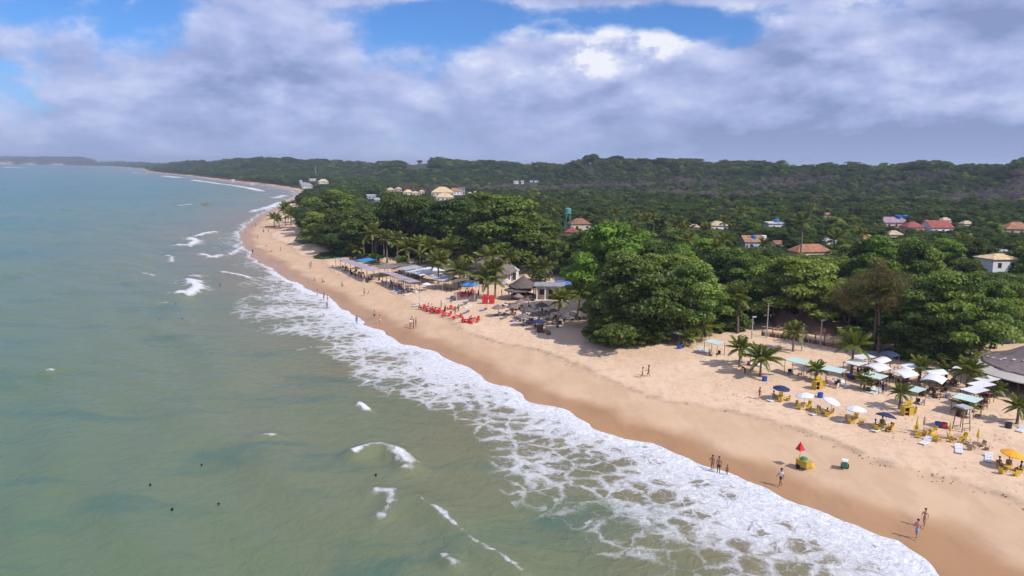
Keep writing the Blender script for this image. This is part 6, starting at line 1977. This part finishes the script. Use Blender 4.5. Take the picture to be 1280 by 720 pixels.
# ------------------------------------------------------------------ boat, swimmers, people farther along the beach
hull = MB()
sec = [(-2.9, .75, .0), (-1.5, .95, -.02), (0, 1.0, 0), (1.6, .8, .05), (2.8, .35, .2), (3.3, .02, .35)]
for (x, hw_, rise) in sec:
    for (y, z) in ((-1, .62), (-.72, .05), (0, -.12), (.72, .05), (1, .62)):
        hull.v.append((x, y * hw_, z + rise))
for i in range(len(sec) - 1):
    for j in range(4):
        k = i * 5 + j
        hull.f.append((k, k + 1, k + 6, k + 5))
hull.f.append((0, 4, 3, 2, 1))
bp = at_plane(258, 255.5)
boat = [pt('hull', hull.mesh('boat_hull'), 'canvas_orange')] + [pt('thwart', MB().box((x, 0, .5), (.3, 1.6, .06)).mesh('thwart'), 'wood_pale') for x in (-1.6, 0, 1.4)]
place('motor_boat', boat + [pt('outboard_motor', MB().box((-3.1, 0, .6), (.35, .4, .7)).box((-3.1, 0, .1), (.12, .14, .6)).mesh('motor'), 'dark')], 'small orange yellow open boat floating on the bay', 'boat', None, (bp[0], bp[1], .15), .15, 1.0)
for k, (dx, c_) in enumerate(((-1.5, 'cl_white'), (.1, 'cl_orange'), (1.3, 'cl_navy'))):
    person(Vector((bp[0] + dx, bp[1] + .2 * dx, .22)), 'sit', 1.0 + k, 'person in %s sitting in the small boat' % ('white', 'orange', 'navy')[k], 'skin_dark', (('shirt', c_), ('shorts', 'cl_black')))


def at_sea(u, v):
    q = at_plane(u, v); return Vector((q[0], q[1], 0.1))


for k, (u, v) in enumerate([(275, 357), (219, 381), (200, 401), (228, 401), (405, 393.5), (188, 607), (215, 635), (273, 627), (252, 577), (470, 598)]):
    q = at_sea(u, v)
    q.z = float(wz[int(np.argmin((wx - q.x) ** 2 + (wy - q.y) ** 2))])
    dp = -1.5 if u != 275 else -1.0
    person(q, 'stand', k * 1.3, 'swimmer up to the shoulders in the green water' if u != 275 else 'bather standing waist deep in the shallows', 'skin_dark', (('shorts', 'cl_black'),), h=1.7, z=dp, group='swimmers in deep water' if u != 275 else None)
person(P(446, 406), 'stand', .5, 'person in a blue wetsuit standing in the foam', 'skin_dark', (('shirt', 'cl_blue'), ('shorts', 'cl_blue')))
person(P(409, 387.5), 'walk', .5, 'person in dark swimwear wading in the foam', 'skin_dark', B2, ('long_hair', 'hair_dark'))
person(P(316, 317.5), 'stand', 1.0, 'dark-clothed person standing in the thin wash at the point', 'skin_dark', (('shirt', 'cl_navy'), ('shorts', 'cl_black')))
FARP = [(475, 405, 'walk', 'person in white walking on the wet sand beside the foam', (('shorts', 'cl_white'), ('shirt', 'cl_pink'))), (405, 376, 'stand', 'person in pink at the water line', (('brief', 'cl_pink'), ('top', 'cl_pink'))), (409.5, 379, 'walk', 'person in red stepping into the water', (('shorts', 'cl_red'),)),
        (513, 410, 'walk', 'person in a white shirt in the cluster on the damp sand', (('shirt', 'cl_white'), ('shorts', 'cl_red'))), (517, 411, 'stand', 'person in a red bikini in the cluster on the damp sand', (('brief', 'cl_red'), ('top', 'cl_red'))), (520, 409, 'stand', 'person in pink shorts in the cluster on the damp sand', (('shorts', 'cl_pink'),)), (515, 407, 'walk', 'bare-chested person in the cluster on the damp sand', (('shorts', 'cl_white'),)),
        (387.5, 336, 'stand', 'bare-chested person alone on the sand before the creeper patch', (('shorts', 'cl_khaki'),)), (389, 334, 'stand', 'person in white behind the one before the creeper patch', (('shorts', 'cl_white'),)), (393, 351, 'squat', 'person sitting on the sand towards the water', (('brief', 'cl_black'),)), (403, 353, 'squat', 'person in dark shorts sitting on the sand', (('shorts', 'cl_navy'),)),
        (427.5, 358, 'squat', 'person sitting on the sand seaward of the longer roof', (('shorts', 'cl_black'),)), (455.5, 370, 'stand', 'person in green trunks standing seaward of the shade roofs', (('shorts', 'cl_green'),)), (461, 367, 'squat', 'child crouching on the sand beside the one in green trunks', (('shorts', 'cl_orange'),)),
        (329.5, 291.5, 'stand', 'person in black standing near the palm clump on the point', (('shirt', 'cl_black'), ('shorts', 'cl_black'))), (335.5, 291, 'stand', 'person in brown standing near the palm clump on the point', (('shirt', 'cl_khaki'), ('shorts', 'cl_black'))), (322, 299.5, 'walk', 'person in khaki walking on the sandy point', (('shorts', 'cl_khaki'),)),
        (333, 312.5, 'walk', 'person in white shorts walking on the broad sand of the point', (('shorts', 'cl_white'),)), (340, 315, 'squat', 'two-toned person lying back on the sand of the point', (('brief', 'cl_navy'),)), (351, 315, 'stand', 'person in pink standing on the sand of the point', (('shorts', 'cl_pink'),)),
        (307, 293, 'stand', 'person in red at the tip of the point', (('shorts', 'cl_red'),)), (315, 285, 'walk', 'person in red walking behind the tip of the point', (('shirt', 'cl_red'), ('shorts', 'cl_red'))), (319, 283, 'walk', 'person in brown walking behind the tip of the point', (('shorts', 'cl_khaki'),)), (468, 399, 'stand', 'bare-chested person standing by the water near the one in white', (('shorts', 'cl_navy'),)), (397, 371, 'stand', 'person in light blue at the water line', (('shorts', 'cl_lightblue'),))]
for k, (u, v, pz, lb, wr_) in enumerate(FARP):
    person(P(u, v), pz, k * 1.1, lb, ('skin_tan', 'skin_dark', 'skin_tan')[k % 3], wr_, h=1.72 if 'child' not in lb else 1.1)
# driftwood benches under the palm clump
for (u, v, l_, a, lb) in [(338, 284.5, 5, .1, 'long brown log bench at the seaward side of the palm clump'), (347, 286.5, 4, -.05, 'brown log bench in front of the palm clump'), (363, 285.5, 4.5, 0, 'brown log bench at the landward side of the palm clump')]:
    place('log_bench', [pt('log', MB().tube([(-l_ / 2, 0, .45), (0, .05, .47), (l_ / 2, 0, .44)], [.2, .22, .18], 7).mesh('log'), 'redwood'), pt('leg', MB().box((-l_ / 3, 0, .2), (.15, .2, .5)).mesh('log_leg'), 'redwood'), pt('leg', MB().box((l_ / 3, 0, .2), (.15, .2, .5)).mesh('log_leg'), 'redwood')], lb, 'bench', None, P(u, v), a)


# ------------------------------------------------------------------ low plants
def creeper(name, px, label, n=2600, hmax=.55):
    pts = [np.array(P(u, v)[:2]) for u, v in px]
    poly = np.array(pts)
    lo, hi = poly.min(0), poly.max(0)
    rgc = np.random.default_rng(int(px[0][0]))
    xs = rgc.uniform(lo[0], hi[0], n * 3); ys = rgc.uniform(lo[1], hi[1], n * 3)
    k = inside(poly, xs, ys)
    xs, ys = xs[k][:n], ys[k][:n]
    zs = height(xs, ys) + rgc.random(len(xs)) ** 1.5 * hmax * (.5 + vnoise(xs / 1.5, ys / 1.5))
    c0 = np.stack([xs, ys, zs], 1)
    nn = len(xs)
    nm = np.array([0, 0, 1.0]) + rgc.normal(size=(nn, 3)) * .5
    nm /= np.linalg.norm(nm, axis=1, keepdims=True)
    ax = np.cross(nm, rgc.normal(size=(nn, 3))); ax /= np.linalg.norm(ax, axis=1, keepdims=True); bx = np.cross(nm, ax)
    l = ax * .26; w_ = bx * .16
    v = np.stack([c0 - l, c0 - w_, c0 + l, c0 + w_], 1).reshape(-1, 3)
    m = np_mesh(name, v, np.arange(nn * 4).reshape(nn, 4))
    fattr(m, 'tint', np.repeat(rgc.random(nn), 4))
    o = link(name, m, M['creeper'])
    tag(o, label, 'ground cover', kind='stuff')


creeper('beach_creeper', [(392, 323), (402, 317), (425, 315), (440, 318), (425, 324), (405, 325)], 'low green creeper spreading on the sand beside the shade roof', 5000)
creeper('beach_grass', [(368, 302), (372, 295), (400, 292), (425, 296), (420, 305), (395, 306), (375, 306)], 'low green scrub under the lone shore tree', 6000, .8)

LANDMARKS = [(P(u, v), nm) for (u, v, nm) in [(357, 283, 'the palm clump on the point'), (398, 306, 'the lone shore tree'), (445, 322, 'the longer shade roof'), (525, 340, 'the white tents'), (612, 342, 'the thatched hall'), (654, 374, 'the round bar'), (703, 320, 'the grey lane'), (790, 430, 'the huge almond tree'), (939, 425, 'the pale lamp post'),
                                              (1010, 430, 'the brown rail fence'), (1092, 440, 'the casuarina trees'), (1180, 452, 'the white awnings'), (1262, 430, 'the thatched restaurant'), (710, 284, 'the green water tower'), (553, 262, 'the resort roofs'), (465, 262, 'the pale blue building'), (940, 318, 'the orange brown roof'),
                                              (1012, 328, 'the long terracotta roof'), (1247, 345, 'the two-storey white house'), (1120, 296, 'the pink house'), (1175, 296, 'the wide red roof'), (897, 300, 'the pale beige hip roof'), (1081, 312, 'the cream house')]]


def landmark(x, y):
    return min(LANDMARKS, key=lambda q: (q[0].x - x) ** 2 + (q[0].y - y) ** 2)[1]


rgs = random.Random(33)
SHR = [(u, v) for u, v in [(455, 327), (470, 330), (500, 332), (530, 331), (430, 321), (520, 349), (660, 362), (675, 352), (715, 360), (726, 372), (745, 428), (755, 432), (772, 434), (800, 433), (815, 431), (905, 417), (918, 414), (1075, 425), (1085, 438), (1120, 448), (1145, 452), (1175, 456), (1195, 455),
                           (378, 270), (383, 262), (381, 287), (388, 300), (410, 305), (935, 404), (950, 402), (1062, 428), (445, 325), (560, 329), (545, 333), (590, 340), (645, 345)]]
for k, (u, v) in enumerate(SHR):
    q = P(u, v)
    dep = proj(*q)[2]
    s = rgs.uniform(.8, 1.5)
    lm_ = landmark(q.x, q.y)
    tree_obj('shrub', 0, q.x, q.y, s * 1.2, s, rgs.uniform(0, 6), 'low leafy shrub growing near ' + lm_, 'shrubs near ' + lm_, 'shrub', mat=('leaf_mid', 'leaf_almond', 'leaf_bright', 'leaf_dark')[k % 4])


# ------------------------------------------------------------------ the forest
def u_of(x, y, z):
    return proj(x, y, z)[0]


def plant():
    rg = np.random.default_rng(21)
    cand = []
    d = 105.0
    while d < 7600:
        step = 5.6 * max(1.0, (d / 260.0)) ** 0.5
        na = int(2 * math.radians(52) * d / step)
        for i in range(na):
            a = -math.radians(52) + 2 * math.radians(52) * (i + rg.random()) / na
            rr = d + (rg.random() - 0.5) * step * 1.3
            cand.append((rr * math.sin(a), rr * math.cos(a), step))
        d += step * 0.85
    c = np.array(cand)
    ok = inside(FOREST_POLY, c[:, 0], c[:, 1])
    c = c[ok]
    sd = shore_d(c[:, 0], c[:, 1])
    c = c[sd > 10]
    z = height(c[:, 0], c[:, 1])
    r = np.hypot(c[:, 0], c[:, 1])
    out = []
    grey = vnoise(c[:, 0] / 90.0 + 4, c[:, 1] / 50.0 + 8)
    an = np.arctan2(c[:, 0], c[:, 1])
    rdist = np.interp(an, R_AZ, R_D)
    tl = dist_line(np.array(TREE_LINE), c[:, 0], c[:, 1])
    for i in range(len(c)):
        x, y, st = c[i]
        if r[i] > rdist[i] * 1.10 and rg.random() > 0.25:
            continue
        if any((x - px) ** 2 + (y - py) ** 2 < (pr * 0.75) ** 2 for px, py, pr in PLACED):
            continue
        hgt = rg.uniform(6.5, 10.5) if r[i] > 260 else rg.uniform(6.5, 11.5)
        if u_of(x, y, z[i]) > 700 and 230 < r[i] < 520:
            hgt *= 0.8
        if rg.random() < 0.08:
            hgt *= 1.25
        if r[i] > 600:
            hgt = rg.uniform(6.0, 10.5)
        if r[i] > 0.88 * rdist[i]:
            hgt = rg.uniform(6.5, 15.0)
        bare = False
        if 560 < r[i] < 980 and rdist[i] < 1500 and r[i] < rdist[i] * 0.93:
            bare = grey[i] > (0.60 if 600 < r[i] < 820 else 0.80)
            hgt *= 0.75
        if tl[i] < 7 and r[i] < 300:
            hgt *= 0.7
        cr = max(hgt, 7.0) * 0.46 * rg.uniform(0.85, 1.25) * (1 + 0.45 * sm(500, 1500, r[i]))
        u, v, dep = proj(x, y, z[i])
        ut, vt, _ = proj(x, y, z[i] + hgt)
        wpx = cr * F_PX / dep
        if u + wpx < -40 or u - wpx > 1320:
            if r[i] > 260 and rg.random() > 0.3:
                continue
        bad = False
        for (u0, v0, u1, v1, dk) in KEEP:
            if dep < dk + 6 and u + wpx * 0.85 > u0 and u - wpx * 0.85 < u1 and vt < v1 and v > v0:
                # lower the tree so that it stays beneath the roof line, or drop it
                need = (v - v1) * dep / F_PX
                if need > 3.0 and dep < dk - 8:
                    hgt = min(hgt, need); cr = min(cr, hgt * 0.6)
                    vt = v1
                else:
                    bad = True
                    break
        if bad:
            continue
        out.append((x, y, z[i], hgt, cr, r[i], bare, u, v, vt, wpx))
    return out


ALLT = plant()
ALLT.sort(key=lambda q: -q[4] / q[5] if (-30 < q[7] < 1310) else 1.0)
N_IND = 296 - HERO_N
rg = np.random.default_rng(3)
DIM = {'almond': (5.6, 11.2), 'broad': (4.8, 11.3), 'broad_b': (5.4, 10.4), 'tall': (4.2, 14.0), 'almond_b': (5.2, 11.4)}
FLAB = {'almond': ('glossy tiered almond tree', 'tiered almond trees'), 'almond_b': ('bright green tiered tree', 'bright green tiered trees'), 'broad': ('mid green round-crowned tree', 'round-crowned trees'),
        'broad_b': ('dark spreading evergreen tree', 'dark spreading trees'), 'tall': ('tall dark narrow-crowned tree', 'tall dark trees')}
kinds = ['broad', 'broad_b', 'almond', 'tall', 'almond_b']
far_pts = []
cnt = 0
for (x, y, z, hgt, cr, r, bare, u, v, vt, wpx) in ALLT:
    if not bare and cnt < N_IND and -30 < u < 1310 and r < 420:
        pk = [0.30, 0.25, 0.25, 0.12, 0.08] if u > 600 else [0.40, 0.30, 0.12, 0.14, 0.04]
        kd = kinds[rg.choice(5, p=pk)]
        R0, H0 = DIM[kd]
        tree_obj(kd, int(rg.integers(2)), x, y, cr / R0, hgt / H0, rg.uniform(0, 6.28), FLAB[kd][0] + ' in the forest near ' + landmark(x, y), FLAB[kd][1] + ' near ' + landmark(x, y), z=z)
        cnt += 1
    else:
        far_pts.append((x, y, z, hgt, cr, r, bare))

rgp = random.Random(91)
k = 0
for (x, y, z, hgt, cr, r, bare, u, v, vt, wpx) in ALLT[5::7]:
    if k >= 42 or not (150 < r < 430 and 420 < u < 1285):
        continue
    lm_ = landmark(x, y)
    h_ = rgp.uniform(8.5, 12.5)
    vt_ = proj(x, y, z + h_ + 2)[1]
    if any(proj(x, y, z)[2] < dk and u0 - 8 < u < u1 + 8 and vt_ < v1 for (u0, v0, u1, v1, dk) in KEEP):
        continue
    palm_at(x + 1.5, y - 1.5, h_, rgp.uniform(2.4, 3.3), 'coconut palm rising through the forest canopy near ' + lm_, 'forest palms near ' + lm_, k)
    k += 1

# everything beyond: one mass of instanced trees each for the green forest and the leafless wood


def forest_stuff(name, pts, sources, label, pick):
    me = bpy.data.meshes.new(name)
    me.from_pydata([p[:3] for p in pts], [], [])
    for nm_, ty_ in (('tree_scale', 'FLOAT_VECTOR'), ('tree_turn', 'FLOAT_VECTOR'), ('tree_kind', 'INT')):
        me.attributes.new(nm_, ty_, 'POINT')
    rgx = np.random.default_rng(9)
    S, Rr, I = [], [], []
    for p in pts:
        k = pick(p, rgx)
        R0, H0 = sources[k][1]
        S += [p[4] / R0, p[4] / R0, p[3] / H0]
        Rr += [0, 0, rgx.uniform(0, 6.28)]
        I.append(k)
    me.attributes['tree_scale'].data.foreach_set('vector', S); me.attributes['tree_turn'].data.foreach_set('vector', Rr); me.attributes['tree_kind'].data.foreach_set('value', I)
    o = link(name, me)
    ng = bpy.data.node_groups.new(name + '_scatter', 'GeometryNodeTree')
    ng.interface.new_socket('Geometry', in_out='INPUT', socket_type='NodeSocketGeometry')
    ng.interface.new_socket('Geometry', in_out='OUTPUT', socket_type='NodeSocketGeometry')
    N, Lk = ng.nodes, ng.links
    gi = N.new('NodeGroupInput'); go = N.new('NodeGroupOutput')
    iop = N.new('GeometryNodeInstanceOnPoints')
    iop.inputs['Pick Instance'].default_value = True
    join = N.new('GeometryNodeJoinGeometry')
    for (so, dims) in reversed(sources):
        oi = N.new('GeometryNodeObjectInfo'); oi.inputs['Object'].default_value = so
        oi.inputs['As Instance'].default_value = True
        Lk.new(oi.outputs['Geometry'], join.inputs[0])
    def na(nm, ty):
        n = N.new('GeometryNodeInputNamedAttribute'); n.data_type = ty; n.inputs['Name'].default_value = nm
        return n.outputs['Attribute']
    Lk.new(gi.outputs[0], iop.inputs['Points']); Lk.new(join.outputs[0], iop.inputs['Instance'])
    Lk.new(na('tree_kind', 'INT'), iop.inputs['Instance Index'])
    e2r = N.new('FunctionNodeEulerToRotation'); Lk.new(na('tree_turn', 'FLOAT_VECTOR'), e2r.inputs[0])
    Lk.new(e2r.outputs[0], iop.inputs['Rotation'])
    Lk.new(na('tree_scale', 'FLOAT_VECTOR'), iop.inputs['Scale'])
    Lk.new(iop.outputs[0], go.inputs[0])
    md = o.modifiers.new('scatter', 'NODES'); md.node_group = ng
    tag(o, label, 'forest', kind='stuff')
    return o


src = []
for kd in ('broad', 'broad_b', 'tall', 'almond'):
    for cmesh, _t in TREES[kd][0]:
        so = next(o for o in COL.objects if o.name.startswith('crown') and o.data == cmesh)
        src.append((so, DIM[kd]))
forest_stuff('forest', [p for p in far_pts if not p[6]], src, 'dense green forest covering the plain and the low hills', lambda p, g: int(g.choice(8, p=[.12, .10, .24, .20, .14, .12, .04, .04])))  # dark-leaved crowns favoured: cloud shadow over the forest put into foliage colour
# a few of the leafless trees stand clear of the wood
bare_pts = sorted([p for p in far_pts if p[6]], key=lambda p: p[5])
bt = trunk('trunk_bare', 9, 5.0, .2, np.array([[0, 0, 6.5], [1.5, 1, 6], [-1.5, 1, 6], [0, -1.8, 5.5]]), 4)
bare_first = None
for p in bare_pts[:10]:
    root = empty('leafless_tree', p[:3], p[0])
    root.scale = (p[4] / 3.6, p[4] / 3.6, p[3] / 8.6)
    link('trunk', bt, M['bark'], root)
    co = link('crown', BARE, M['twig_grey'], root)
    bare_first = bare_first or co
    tag(root, 'grey leafless tree at the near edge of the leafless wood', 'tree', 'leafless trees')
forest_stuff('leafless_wood', bare_pts[10:], [(bare_first, (3.6, 8.6))], 'grey leafless wood in bands before the hills', lambda p, g: 0)


# ------------------------------------------------------------------ sea haze
hb = MB().box((0, 5600, 33.0), (26000, 13400, 90.0)).mesh('haze')
hm = bpy.data.materials.new('sea_haze')
hm.use_nodes = True
ht = hm.node_tree
for n in list(ht.nodes):
    ht.nodes.remove(n)
pv = ht.nodes.new('ShaderNodeVolumePrincipled')
pv.inputs['Color'].default_value = (0.74, 0.84, 1.0, 1)
pv.inputs['Density'].default_value = 1.4e-4
pv.inputs['Anisotropy'].default_value = 0.2
ho = ht.nodes.new('ShaderNodeOutputMaterial')
ht.links.new(pv.outputs[0], ho.inputs['Volume'])
hb.materials.append(hm)
haze = link('haze', hb)
tag(haze, 'thin bluish sea haze hanging over the bay and the land', 'haze', kind='stuff')
